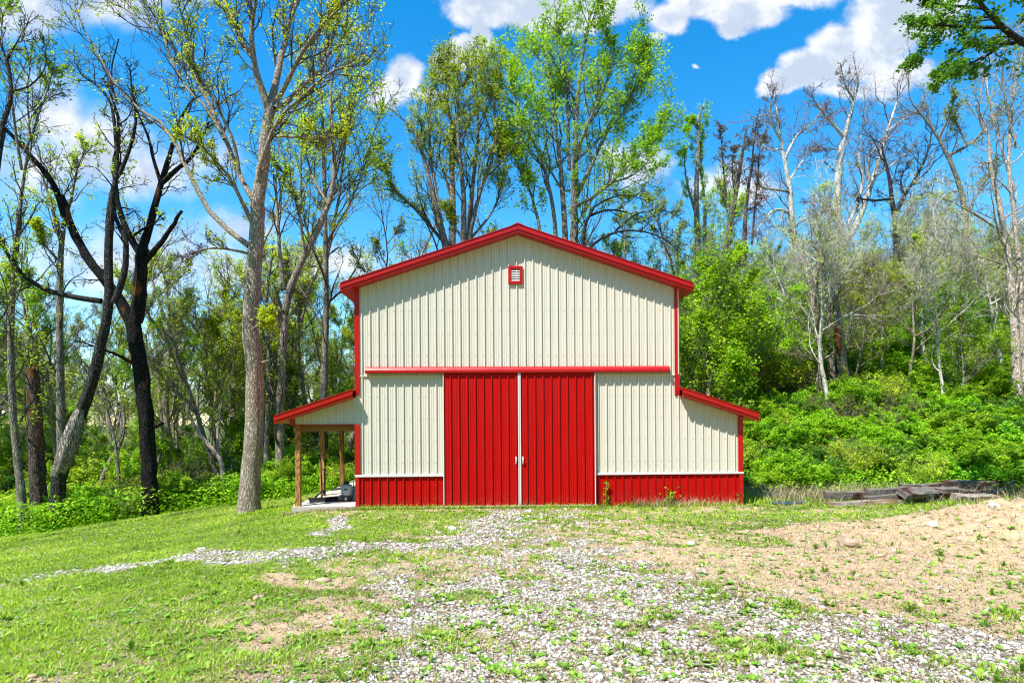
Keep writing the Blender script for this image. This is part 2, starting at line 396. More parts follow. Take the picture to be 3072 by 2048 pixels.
def bark(name, lo, mid, hi, vs=(9, 9, 1.6), sc=1.6, bump=0.7, patch=None, pf=(0.58, 0.66), psc=1.1, bd=0.03, pz=None):
    m_, q = material(name); v_ = ocoord(q)
    s_ = q.vm('MULTIPLY', v_, vs)
    vo = q.n('ShaderNodeTexVoronoi', feature='DISTANCE_TO_EDGE'); q.put(vo.inputs['Vector'], q.vm('ADD', s_, q.vm('SCALE', q.noise(s_, 1.4, 3, out='Color'), 1.1))); vo.inputs['Scale'].default_value = sc * 1.6
    n_ = q.noise(s_, sc, 7, 0.7)
    h = q.m('ADD', q.m('MULTIPLY', q.mapr(vo.outputs[0], 0.0, 0.28), 0.55), q.m('MULTIPLY', n_, 0.5))
    c = q.ramp(h, [(0.22, lo), (0.5, mid), (0.8, hi)])
    blotch = q.noise(v_, 2.3, 4, 0.6)
    c = q.mix(q.m('MULTIPLY', q.mapr(blotch, 0.45, 0.7), 0.35), c, tuple(x * 0.6 for x in mid))
    if patch:
        pm = q.mapr(q.noise(q.vm('MULTIPLY', v_, (1.6, 1.6, 0.5)), psc, 3, 0.55), *pf)
        if pz: pm = q.m('MULTIPLY', pm, q.mapr(q.sep(v_)[2], *pz))
        c = q.mix(pm, c, q.ramp(n_, [(.35, tuple(x * .35 for x in patch)), (.6, patch)]))
    return finish(m_, q, c, 0.9, 0, 0.15, h, bump, bd)
B_PALE = bark('bark_pale', (0.14, 0.11, 0.085), (0.33, 0.275, 0.215), (0.50, 0.43, 0.35), (7, 7, 1.5), 2.2, 0.9)
B_GREY = bark('bark_grey', (0.07, 0.06, 0.05), (0.21, 0.185, 0.155), (0.38, 0.345, 0.30))
B_DTWIG = bark('bark_dark_twig', (0.03, 0.024, 0.02), (0.10, 0.082, 0.068), (0.21, 0.185, 0.16))
B_MTWIG = bark('bark_mid_twig', (0.08, 0.065, 0.05), (0.20, 0.17, 0.14), (0.36, 0.32, 0.27))
B_TWIG = bark('bark_twig', (0.14, 0.10, 0.09), (0.27, 0.21, 0.19), (0.42, 0.35, 0.32))
B_DARK = bark('bark_dark', (0.006, 0.006, 0.006), (0.028, 0.026, 0.025), (0.12, 0.115, 0.11), (10, 10, 2.6), 2.0, 1.0)
B_CHAR = bark('bark_charred', (0.002, 0.002, 0.002), (0.009, 0.009, 0.009), (0.05, 0.046, 0.042), (10, 10, 2.4), 2.0, 1.0, (0.24, 0.085, 0.03), (0.60, 0.66), 1.4, pz=(0.8, 1.6))
B_SNAG = bark('bark_snag', (0.02, 0.015, 0.012), (0.09, 0.06, 0.045), (0.24, 0.2, 0.17), (10, 10, 1.8), 2.0, 1.0, (0.26, 0.11, 0.045), (0.50, 0.60), 1.6, pz=(1.8, 3.8))
B_SPLIT = bark('bark_split', (0.02, 0.017, 0.015), (0.28, 0.25, 0.22), (0.66, 0.61, 0.55), (16, 16, 0.7), 1.6, 1.0)
B_WHITE = bark('bark_sycamore', (0.26, 0.24, 0.20), (0.52, 0.50, 0.44), (0.72, 0.70, 0.64), (3, 3, 1.2), 2.0, 0.3, (0.22, 0.19, 0.14), (0.60, 0.66), 2.5)
B_PINK = bark('bark_buff', (0.20, 0.15, 0.12), (0.44, 0.36, 0.30), (0.62, 0.54, 0.47), (4, 4, 1.5), 2.2, 0.5, (0.28, 0.26, 0.23), (0.55, 0.62), 1.6)
B_VINE = bark('bark_vine', (0.035, 0.022, 0.022), (0.11, 0.075, 0.07), (0.23, 0.17, 0.16), (8, 8, 2), 2.0)

def leafmat(name, a, b, c_, trans=0.5, rough=0.5):
    m_, q = material(name); t = attr(q, 'tone')
    col = q.ramp(t, [(0.0, a), (0.5, b), (1.0, c_)])
    oi = q.n('ShaderNodeObjectInfo').outputs['Random']
    h = q.n('ShaderNodeHueSaturation'); q.put(h.inputs['Hue'], q.m('ADD', 0.488, q.m('MULTIPLY', oi, 0.022))); q.put(h.inputs['Value'], q.m('ADD', 0.88, q.m('MULTIPLY', oi, 0.24))); q.put(h.inputs['Color'], col)
    p = q.n('ShaderNodeBsdfPrincipled'); q.put(p.inputs['Base Color'], h.outputs[0]); p.inputs['Roughness'].default_value = rough; p.inputs['Specular IOR Level'].default_value = 0.25
    tr = q.n('ShaderNodeBsdfTranslucent'); q.put(tr.inputs['Color'], q.mix(1.0, h.outputs[0], (1.0, 1.0, 0.55), 'MULTIPLY'))
    mx = q.n('ShaderNodeMixShader'); mx.inputs[0].default_value = trans
    q.put(mx.inputs[1], p.outputs[0]); q.put(mx.inputs[2], tr.outputs[0])
    o = q.n('ShaderNodeOutputMaterial'); q.put(o.inputs[0], mx.outputs[0]); return m_
L_YELLOW = leafmat('leaf_spring_yellow', (0.22, 0.34, 0.02), (0.48, 0.63, 0.03), (0.7, 0.78, 0.08))
L_GREEN = leafmat('leaf_spring_green', (0.14, 0.3, 0.015), (0.31, 0.56, 0.02), (0.52, 0.72, 0.05))
L_BUSH = leafmat('leaf_bush', (0.12, 0.3, 0.012), (0.32, 0.62, 0.02), (0.54, 0.78, 0.06))
L_OLIVE = leafmat('leaf_olive', (0.14, 0.19, 0.02), (0.33, 0.41, 0.03), (0.5, 0.56, 0.08))
L_DEEP = leafmat('leaf_deep', (0.05, 0.15, 0.015), (0.12, 0.29, 0.03), (0.22, 0.42, 0.05))
L_BUD = leafmat('leaf_bud_brown', (0.12, 0.07, 0.03), (0.25, 0.17, 0.07), (0.40, 0.33, 0.12))
L_GRASS = leafmat('grass_blade', (0.13, 0.21, 0.02), (0.30, 0.46, 0.022), (0.54, 0.64, 0.06), 0.35)
L_WEED = leafmat('weed_leaf', (0.09, 0.19, 0.02), (0.19, 0.36, 0.03), (0.38, 0.52, 0.08), 0.3)
L_DRY = leafmat('dry_litter', (0.16, 0.10, 0.06), (0.36, 0.28, 0.18), (0.55, 0.47, 0.34), 0.15)
L_VIOLET = leafmat('violet_petal', (0.20, 0.16, 0.42), (0.33, 0.28, 0.62), (0.5, 0.45, 0.75), 0.2)

def ground_mat():
    m_, q = material('ground_soil'); v_ = ocoord(q)
    gr, di, wo = attr(q, 'gravel'), attr(q, 'dirt'), attr(q, 'wood')
    fine = q.noise(v_, 45, 6, 0.7); mid = q.noise(v_, 6, 6, 0.65); big = q.noise(v_, 0.7, 3, 0.5)
    grass = q.ramp(fine, [(0.3, (0.025, 0.06, 0.008)), (0.5, (0.10, 0.19, 0.015)), (0.7, (0.24, 0.30, 0.06))])
    grass = q.mix(q.m('MULTIPLY', q.mapr(q.noise(v_, 18, 5, 0.7), 0.52, 0.66), 0.55), grass, (0.33, 0.28, 0.16))
    dirt = q.ramp(q.m('ADD', q.m('MULTIPLY', fine, 0.5), q.m('MULTIPLY', mid, 0.5)), [(0.36, (0.17, 0.105, 0.06)), (0.44, (0.40, 0.275, 0.16)), (0.58, (0.50, 0.37, 0.235))])
    vo = q.n('ShaderNodeTexVoronoi', feature='F1'); q.put(vo.inputs['Vector'], q.vm('ADD', v_, q.vm('SCALE', q.noise(v_, 20, 2, out='Color'), 0.04))); vo.inputs['Scale'].default_value = 26
    vr = q.sep(vo.outputs['Color'])[0]
    stone = q.mix(q.mapr(vo.outputs['Distance'], 0.35, 0.75), q.ramp(vr, [(0.0, (0.20, 0.16, 0.12)), (0.5, (0.36, 0.32, 0.27)), (1.0, (0.58, 0.56, 0.52))]), (0.15, 0.11, 0.075))
    wood = q.ramp(fine, [(0.3, (0.035, 0.05, 0.012)), (0.55, (0.10, 0.13, 0.03)), (0.75, (0.20, 0.17, 0.09))])
    fd = q.mapr(q.m('ADD', di, q.m('MULTIPLY', q.m('SUBTRACT', fine, 0.5), 0.9)), 0.30, 0.62)
    grass = q.mix(q.m('MULTIPLY', q.mapr(q.noise(v_, 1.6, 4, 0.6), 0.42, 0.62), 0.45), grass, (0.26, 0.28, 0.05))
    c = q.mix(fd, grass, dirt)
    fg = q.mapr(q.m('ADD', gr, q.m('MULTIPLY', q.m('SUBTRACT', q.noise(v_, 30, 4, 0.7), 0.5), 1.3)), 0.40, 0.60)
    c = q.mix(fg, c, stone)
    c = q.mix(wo, c, wood)
    c = q.mix(q.m('MULTIPLY', q.mapr(big, 0.4, 0.7), 0.18), c, (0.30, 0.30, 0.12))
    hgt = q.m('ADD', q.m('MULTIPLY', fine, 0.6), q.m('MULTIPLY', q.m('MULTIPLY', q.m('SUBTRACT', 0.7, vo.outputs['Distance']), fg), 0.8))
    return finish(m_, q, c, 0.95, 0, 0.1, hgt, 0.9, 0.03)
M_GROUND = ground_mat()
gro = mk('ground', np.stack([XX.ravel(), YY.ravel(), ZZ.ravel()], 1), [quads], M_GROUND, smooth=True, attrs={'gravel': gv, 'dirt': dt, 'wood': wd})
tag(gro, kind='structure')

# ------------------------------------------------------------------ barn
YAW = math.radians(1.6)
BX, BY = 0.19, 17.0
barn = empty('pole_barn', (BX, BY, 0), YAW)
tag(barn, 'cream and red ribbed steel barn with double sliding doors and two lean-to sides', 'barn')
def BL(u_, v_, z_=0.0):
    """barn-local point -> world"""
    return np.array([BX + u_ * math.cos(YAW) - v_ * math.sin(YAW), BY + u_ * math.sin(YAW) + v_ * math.cos(YAW), z_])
PITCH = 0.2305
SK = lambda u_: 7.62 - 0.3333 * abs(u_)             # underside of the main roof
SL = lambda u_: 3.04 - 0.3333 * (abs(u_) - 4.6)     # underside of a lean-to roof
def ribs(u0, u1, phase):
    pts = [(u0, 0.0)]
    k0 = math.floor((u0 - phase) / PITCH) - 1; k1 = math.ceil((u1 - phase) / PITCH) + 1
    for k in range(k0, k1 + 1):
        c = phase + k * PITCH
        for du, d in ((-.024, 0), (-.014, .036), (.012, .036), (.020, 0), (.072, 0), (.078, .007), (.090, .007), (.096, 0), (.138, 0), (.144, .007), (.156, .007), (.162, 0)):
            if u0 + 1e-4 < c + du < u1 - 1e-4: pts.append((c + du, d))
    pts.append((u1, 0.0)); return pts
def panel(name, u0, u1, zb, zt, v_, mats, rows=(), phase=-3.95, sign=-1, parent=barn, side=None, breaks=()):
    """ribbed steel sheet facing -y at depth v_; zt may be a function of u; screws in rows"""
    mb = MB(); pr = ribs(u0, u1, phase)
    zt_ = zt if callable(zt) else (lambda q: zt)
    zb_ = zb if callable(zb) else (lambda q: zb)
    for b_ in breaks:
        if not any(abs(p[0] - b_) < 1e-3 for p in pr): pr.append((b_, 0.0))
    pr.sort()
    def P(a, d, z): return (a, v_ + sign * d, z) if side is None else (side * (v_ + d), a, z)
    for (a, da), (b, db) in zip(pr[:-1], pr[1:]):
        mb.add([P(a, da, zb_(a)), P(b, db, zb_(b)), P(b, db, zt_(b)), P(a, da, zt_(a))], [(0, 1, 2, 3)], 0)
    rg = random.Random(5)
    if side is None:
        k0 = math.floor((u0 - phase) / PITCH); k1 = math.ceil((u1 - phase) / PITCH)
        for k in range(k0, k1 + 1):
            a = phase + k * PITCH - 0.036
            if a < u0 + .02 or a > u1 - .02: continue
            for z in rows:
                if zb_(a) + .03 < z < zt_(a) - .05:
                    zz = z + rg.uniform(-.006, .006); s = 0.0065
                    mb.box(a - s, a + s, v_ - 0.008, v_ + 0.001, zz - s, zz + s, 1)
    return mb.build(name, mats, parent)
ROWS_UP = (3.72, 4.21, 4.84, 5.49, 6.14, 6.92)
ROWS_DN = (3.05, 2.43, 1.81, 1.19, 0.90)
ROWS_RD = (0.56, 0.10)
panel('gable_wall', -4.6, 4.6, 3.665, SK, 0.0, [M_CREAM, M_SCREW], ROWS_UP, breaks=(0.0,))
panel('lower_wall', -4.6, 4.6, 0.84, 3.66, 0.012, [M_CREAM, M_SCREW], ROWS_DN)
panel('left_bay_wall', -6.30, -4.6, 2.296, SL, 0.012, [M_CREAM, M_SCREW], ())
panel('right_bay_wall', 4.6, 6.35, 0.84, SL, 0.012, [M_CREAM, M_SCREW], ROWS_DN)
panel('wainscot', -4.58, 6.38, -0.12, 0.81, 0.012, [M_RED, M_SCREWR], ROWS_RD)
LEN = 7.4
panel('left_side_wall', 0.02, LEN, -0.05, 6.08, 4.59, [M_CREAM, M_SCREW], (), side=-1)
panel('right_side_wall', 0.02, LEN, -0.05, 2.46, 6.40, [M_CREAM, M_SCREW], (), side=1)
panel('right_upper_side_wall', 0.02, LEN, 2.9, 6.08, 4.59, [M_CREAM, M_SCREW], (), side=1)
panel('back_wall', -4.6, 4.6, -0.1, SK, LEN, [M_CREAM, M_SCREW], (), sign=1, breaks=(0.0,))
panel('back_bay_wall', 4.6, 6.35, -0.1, SL, LEN, [M_CREAM, M_SCREW], (), sign=1)
# roofs
mb = MB(); EV = 4.92
rt = lambda u_: 7.845 - 0.3333 * abs(u_)
mb.prism([(-EV, rt(EV)), (0, rt(0)), (0, rt(0) - .06), (-EV, rt(EV) - .06)], -0.30, LEN + .3)
mb.prism([(0, rt(0)), (EV, rt(EV)), (EV, rt(EV) - .06), (0, rt(0) - .06)], -0.30, LEN + .3)
mb.build('roof', M_REDTRIM, barn)
mb = MB()
for s in (-1, 1):
    pts = [(0, SK(0)), (s * EV, SK(EV)), (s * EV, SK(EV) + .015), (0, SK(0) + .015)]
    mb.prism(pts if s > 0 else pts[::-1], -0.28, LEN + .28)
mb.build('soffit', M_REDTRIM, barn)
def rake(name, u0, z0, u1, z1, h0=0.215, y=-0.30, parent=barn):
    """sloping fascia: proud upper band, drip lip, recessed lower band"""
    mb = MB()
    def band(a, b, ya, yb):
        P = [(u0, z0 - a), (u1, z1 - a), (u1, z1 - b), (u0, z0 - b)]
        mb.prism(P, ya, yb)
    band(-0.012, 0.010, y - 0.045, y + 0.02)
    band(0.010, 0.125, y - 0.028, y + 0.01)
    band(0.125, 0.140, y - 0.040, y + 0.01)
    band(0.140, h0 - .012, y - 0.012, y + 0.012)
    band(h0 - .012, h0 + .004, y - 0.024, y + 0.02)
    return mb.build(name, M_REDTRIM, parent)
rake('rake_fascia', -EV, rt(EV), -0.002, rt(0)); rake('rake_fascia', 0.002, rt(0), EV, rt(EV))
for s in (-1, 1):
    x0, x1 = sorted((s * EV, s * (EV + .022)))
    mb = MB(); mb.box(x0, x1, -0.30, LEN + .3, SK(EV) - .004, rt(EV) + .006); mb.build('eave_fascia', M_REDTRIM, barn)
mb = MB(); mb.prism([(-.20, rt(.2) + .012), (-.03, rt(0) + .03), (.03, rt(0) + .03), (.20, rt(.2) + .012), (.20, rt(.2) - .0), (0, rt(0) + .004), (-.20, rt(.2) - .0)], -0.35, LEN + .34)
mb.build('ridge_cap', M_REDTRIM, barn)
mb = MB(); mb.prism([(-.11, rt(.11) + .02), (-.07, rt(0) + .052), (.07, rt(0) + .052), (.11, rt(.11) + .02)], -0.2, -0.1)
mb.build('ridge_closure', M_DARK, barn)
# lean-to roofs
for s in (-1, 1):
    lt = lambda q: SL(q) + 0.225
    a, b = 4.605, 6.75
    mb = MB()
    P = [(s * a, lt(a)), (s * b, lt(b)), (s * b, lt(b) - .05), (s * a, lt(a) - .05)]
    mb.prism(P if s > 0 else P[::-1], -0.30, LEN + .3)
    mb.build('lean_to_roof', M_REDTRIM, barn)
    mb = MB(); P = [(s * a, SL(a)), (s * b, SL(b)), (s * b, SL(b) + .015), (s * a, SL(a) + .015)]
    mb.prism(P if s > 0 else P[::-1], -0.28, LEN + .28)
    mb.build('lean_to_soffit', M_REDTRIM, barn)
    rake('lean_to_fascia', *((-b, lt(b), -a, lt(a)) if s < 0 else (a, lt(a), b, lt(b))))
    mb = MB(); x0, x1 = sorted((s * b, s * (b + .022))); mb.box(x0, x1, -.30, LEN + .3, SL(b) + .0, lt(b) + .006); mb.build('lean_to_eave', M_REDTRIM, barn)
# corner trims
def trim(name, u0, u1, z0, z1, v0=-0.032, v1=0.02, mat=M_REDTRIM):
    mb = MB(); mb.box(u0, u1, v0, v1, z0, z1); return mb.build(name, mat, barn, 0.006)
trim('corner_trim', -4.615, -4.475, 3.12, SK(4.5) - .0)
trim('corner_trim', 4.475, 4.615, 3.06, SK(4.5) - .0)
trim('corner_trim', -4.622, -4.475, 0.845, 2.29, -0.04)
trim('corner_trim', -4.615, -4.50, -0.06, 0.80, -0.036)
trim('corner_trim', 6.30, 6.435, 0.845, SL(6.4)); trim('corner_trim', 6.31, 6.435, -0.1, 0.80, -0.036)
trim('corner_trim', -6.435, -6.295, 2.275, SL(6.4))
trim('bay_edge_trim', -6.295, -4.625, 2.272, 2.300, -0.03)
trim('wainscot_rail', -4.625, -2.14, 0.806, 0.872, -0.045, 0.02, M_WHITE)
trim('wainscot_rail', 2.19, 6.445, 0.806, 0.862, -0.045, 0.02, M_WHITE)
trim('seam_flashing', -4.475, 4.475, 3.630, 3.668, -0.028, 0.02, M_CREAM)
trim('base_rail', -4.60, -2.14, -0.10, -0.035, -0.05, 0.02, M_ALU)
for q in (-4.0, -3.25, -2.3):
    mb = MB(); mb.box(q, q + .07, -.057, -.051, -.055, -.02); mb.build('rail_clip', M_ALU, barn)
# door track cover
mb = MB()
prof = [(-0.03, 3.905), (-0.13, 3.865), (-0.165, 3.80), (-0.165, 3.735), (-0.150, 3.735), (-0.150, 3.72), (-0.02, 3.72)]
n_ = len(prof); TU0, TU1 = -4.30, 4.30
V = [(TU0, y, z) for y, z in prof] + [(TU1, y, z) for y, z in prof]
mb.add(V, [(i, i + n_, (i + 1) % n_ + n_, (i + 1) % n_) for i in range(n_)] + [tuple(range(n_)), tuple(range(2 * n_ - 1, n_ - 1, -1))])
mb.build('door_track_cover', M_REDTRIM, barn)
# sliding doors
for s in (-1, 1):
    a, b = (-2.11, 0.0) if s < 0 else (0.035, 2.15)
    d = panel('sliding_door', a, b, -0.02, 3.73, -0.085, [M_RED, M_SCREWR], (3.05, 2.43, 1.81, 1.19, .56, .07), phase=a + 0.195)
    mb = MB()
    mb.box(a, b, -0.083, -0.045, -0.04, 3.72); mb.build('door_core', M_REDTRIM, d)
    mb = MB(); mb.box(a - .005, b + .005, -0.115, -0.08, -0.055, -0.02); mb.build('bottom_rail', M_WHITE, d, .003)
    mb = MB(); e = (a - .025, a + .0) if s < 0 else (b, b + .025); mb.box(e[0], e[1], -.12, -.045, -.05, 3.72); mb.build('outer_edge', M_WHITE, d, .003)
    mb = MB(); e = (b - .022, b + .012) if s < 0 else (a - .015, a + .022); mb.box(e[0], e[1], -.125, -.045, -.05, 3.72); mb.build('meeting_edge', M_WHITE, d, .004)
    hu = -0.072 if s < 0 else 0.108
    mb = MB()
    hz = 1.245
    if s < 0: hu -= .012
    mb.tube([(hu, -.09, hz + .075), (hu, -.135, hz + .075), (hu, -.150, hz + .05), (hu, -.150, hz - .05), (hu, -.135, hz - .08), (hu, -.09, hz - .08)], [.016, .018, .019, .016, .017, .016], 10)
    mb.lathe([(0.001, hz + .055), (.020, hz + .06), (.024, hz + .085), (.018, hz + .105), (.001, hz + .108)], hu, -.112, 12, sy=.7)
    mb.lathe([(0.001, hz - .106), (.020, hz - .10), (.022, hz - .085), (.016, hz - .065), (.001, hz - .06)], hu, -.112, 12, sy=.7)
    mb.build('handle', M_WHITE, d, smooth=True)
# gable vent
mb = MB(); cu, cz = -0.07, 6.49; w, h = .205, .255; f = .082
for (x0, x1, z0, z1) in ((cu - w, cu + w, cz + h - f, cz + h), (cu - w, cu + w, cz - h, cz - h + f), (cu - w, cu - w + f, cz - h + f, cz + h - f), (cu + w - f, cu + w, cz - h + f, cz + h - f)):
    mb.box(x0, x1, -.06, -.0, z0, z1)
ven = mb.build('gable_vent', M_REDTRIM, barn, .004)
mb = MB(); mb.box(cu - w + f, cu + w - f, -.01, -.002, cz - h + f, cz + h - f); mb.build('vent_back', M_DARK, ven)
for k in range(5):
    z = cz - h + f + .012 + k * .066
    mb = MB(); mb.add([(cu - w + f, -.05, z), (cu + w - f, -.05, z), (cu + w - f, -.018, z + .05), (cu - w + f, -.018, z + .05), (cu - w + f, -.046, z - .004), (cu + w - f, -.046, z - .004), (cu + w - f, -.014, z + .046), (cu - w + f, -.014, z + .046)], [(0, 1, 2, 3), (7, 6, 5, 4), (0, 4, 5, 1), (3, 2, 6, 7), (0, 3, 7, 4), (1, 5, 6, 2)])
    mb.build('louver', M_WHITE, ven)
# porch posts and beams
for k in range(4):
    v_ = 0.03 + k * 2.42
    mb = MB(); mb.box(-6.315, -6.175, v_, v_ + .14, -.12, 2.275); mb.build('porch_post', M_POST, barn, .006)
    mb = MB(); mb.box(-6.17, -4.63, v_ + .09, v_ + .13, 2.10, 2.262); mb.build('porch_joist', M_JOIST, barn, .004)
mb = MB(); mb.box(-6.355, -6.318, 0.03, LEN - .1, 2.06, 2.262); mb.build('porch_beam', M_POST, barn, .004)
mb = MB(); mb.box(-6.173, -6.135, 0.20, LEN - .1, 2.06, 2.075); mb.build('porch_beam', M_POST, barn, .004)
# concrete slab under porch and grey sill in front of the doors
mb = MB(); mb.box(-6.40, -4.60, 0.0, LEN, -0.16, -0.005); mb.build('porch_slab', M_CONC, barn, .01)
mb = MB(); mb.box(-2.2, 6.3, -0.10, 0.0, -0.2, -0.085); mb.build('door_sill', M_CONC, barn, .01)

# ------------------------------------------------------------------ vegetation: growth in numpy
def nrm(a): return a / np.maximum(np.linalg.norm(a, axis=-1, keepdims=True), 1e-9)
def resample(P, R, n):
    P = np.asarray(P, float); R = np.asarray(R, float)
    for _ in range(2):
        if len(P) > 2:
            a, b = P[:-1], P[1:]; q = np.empty((2 * len(a), 3)); q[0::2] = .75 * a + .25 * b; q[1::2] = .25 * a + .75 * b
            r = np.empty(2 * len(a)); r[0::2] = .75 * R[:-1] + .25 * R[1:]; r[1::2] = .25 * R[:-1] + .75 * R[1:]
            P = np.vstack([P[:1], q, P[-1:]]); R = np.concatenate([R[:1], r, R[-1:]])
    s = np.concatenate([[0], np.cumsum(np.linalg.norm(np.diff(P, axis=0), axis=1))]); t = np.linspace(0, s[-1], n)
    return np.stack([np.interp(t, s, P[:, i]) for i in range(3)], 1), np.interp(t, s, R)
def spawn(rng, P, R, M, L, t0=0.2, t1=0.98, ang=0.8, wob=0.18, up=0.06, n2=6, rr=0.55, rmin=0.006, fall=0.45, tbias=1.0):
    """M children on each of N parent branches; L = length (array per parent or number)"""
    N, n, _ = P.shape
    t = t0 + (t1 - t0) * ((np.arange(M)[None, :] + rng.random((N, M))) / M) ** tbias
    f = t * (n - 1); i = np.minimum(f.astype(int), n - 2); w = (f - i)[..., None]
    ar = np.arange(N)[:, None]
    p0 = P[ar, i] * (1 - w) + P[ar, i + 1] * w
    r0 = R[ar, i] * (1 - w[..., 0]) + R[ar, i + 1] * w[..., 0]
    T = nrm(P[ar, i + 1] - P[ar, i])
    q = nrm(np.cross(T, nrm(rng.normal(size=(N, M, 3)))))
    a = (ang * (0.65 + 0.7 * rng.random((N, M))))[..., None]
    d = nrm(T * np.cos(a) + q * np.sin(a))
    Ls = np.broadcast_to(np.asarray(L, float).reshape(-1, 1) if np.ndim(L) else L, (N, M)) * (1 - fall * (t - t0) / (t1 - t0 + 1e-6)) * (0.55 + 0.75 * rng.random((N, M)))
    step = (Ls / (n2 - 1))[..., None]
    out = np.empty((N, M, n2, 3)); out[:, :, 0] = p0
    for k in range(1, n2):
        d = nrm(d + rng.normal(size=d.shape) * wob + np.array([0, 0, up]))
        out[:, :, k] = out[:, :, k - 1] + d * step
    rs = np.minimum(r0 * rr, 0.006 + Ls * 0.015); re = np.maximum(rs * 0.25, rmin * 0.6); rs = np.maximum(rs, rmin)
    Rr = rs[..., None] * (1 - np.linspace(0, 1, n2)) + re[..., None] * np.linspace(0, 1, n2)
    return out.reshape(N * M, n2, 3), Rr.reshape(N * M, n2), Ls.reshape(-1)
def tubes(groups):
    """groups: list of (P(N,n,3), R(N,n), sides[, rough]) -> V, F"""
    Vs, Fs, off = [], [], 0
    for gq in groups:
        P, R, k = gq[:3]; rough = gq[3] if len(gq) > 3 else 0
        N, n, _ = P.shape
        if N == 0: continue
        T = np.empty_like(P); T[:, 1:-1] = P[:, 2:] - P[:, :-2]; T[:, 0] = P[:, 1] - P[:, 0]; T[:, -1] = P[:, -1] - P[:, -2]; T = nrm(T)
        ref = np.where(np.abs(T[:, :1, 2:3]) > 0.8, np.array([1., 0, 0]), np.array([0, 0, 1.]))
        a = nrm(np.cross(T, np.broadcast_to(ref, T.shape))); b = np.cross(T, a)
        th = 2 * np.pi * np.arange(k) / k
        rad = R[:, :, None, None]
        if rough:
            ph = np.arange(N)[:, None, None] * 7.3
            z = np.linspace(0, 1, n)[None, :, None]
            w = 1 + rough * (np.sin(3 * th[None, None] + 9 * z + ph) * .5 + np.sin(5 * th[None, None] - 23 * z + ph) * .35 + np.sin(2 * th[None, None] + 41 * z) * .4)
            rad = rad * w[..., None]
        V = P[:, :, None] + (a[:, :, None] * np.cos(th)[None, None, :, None] + b[:, :, None] * np.sin(th)[None, None, :, None]) * rad
        base = (np.arange(N) * n * k)[:, None, None] + (np.arange(n - 1) * k)[None, :, None]
        j = np.arange(k)[None, None]; j2 = (j + 1) % k
        F = np.stack([base + j, base + j2, base + k + j2, base + k + j], -1).reshape(-1, 4) + off
        Vs.append(V.reshape(-1, 3)); Fs.append(F); off += N * n * k
    return np.vstack(Vs), np.vstack(Fs)
def leaves(rng, c, size, flat=0.35, asp=0.6, tone=None, fold=True):
    """leaf blades (two facing halves) at centres c"""
    N = len(c)
    nn = nrm(rng.normal(size=(N, 3)) + np.array([0, 0, flat * 2.2])); a = nrm(np.cross(nn, rng.normal(size=(N, 3)))); b = np.cross(nn, a)
    s = (size * (0.6 + 0.8 * rng.random(N)))[:, None]
    V = np.stack([c - a * s, c + b * s * asp - a * s * .1 + nn * s * .18, c + a * s, c - b * s * asp - a * s * .1 + nn * s * .18], 1).reshape(-1, 3)
    i = np.arange(N)[:, None] * 4
    F = np.concatenate([i + np.array([[0, 1, 2]]), i + np.array([[0, 2, 3]])])
    t = np.repeat(np.clip((tone if tone is not None else rng.random(N)), 0, 1), 4)
    return V, F, t
def on_twigs(rng, P, n, spread, lo=0.35):
    N, k, _ = P.shape
    t = (lo + (1 - lo) * rng.random((N, n))) * (k - 1); i = np.minimum(t.astype(int), k - 2); w = (t - i)[..., None]
    ar = np.arange(N)[:, None]
    c = P[ar, i] * (1 - w) + P[ar, i + 1] * w
    return (c + rng.normal(size=c.shape) * spread).reshape(-1, 3)
def clump_tone(rng, c, sc=0.9, amt=0.55):
    a = fbm(c[:, 0] / sc + c[:, 2] * .7, c[:, 1] / sc + c[:, 2] / sc, 7, 3)
    return np.clip(0.5 + (a - 0.5) * 2 * amt + rng.normal(size=len(c)) * 0.22, 0, 1)

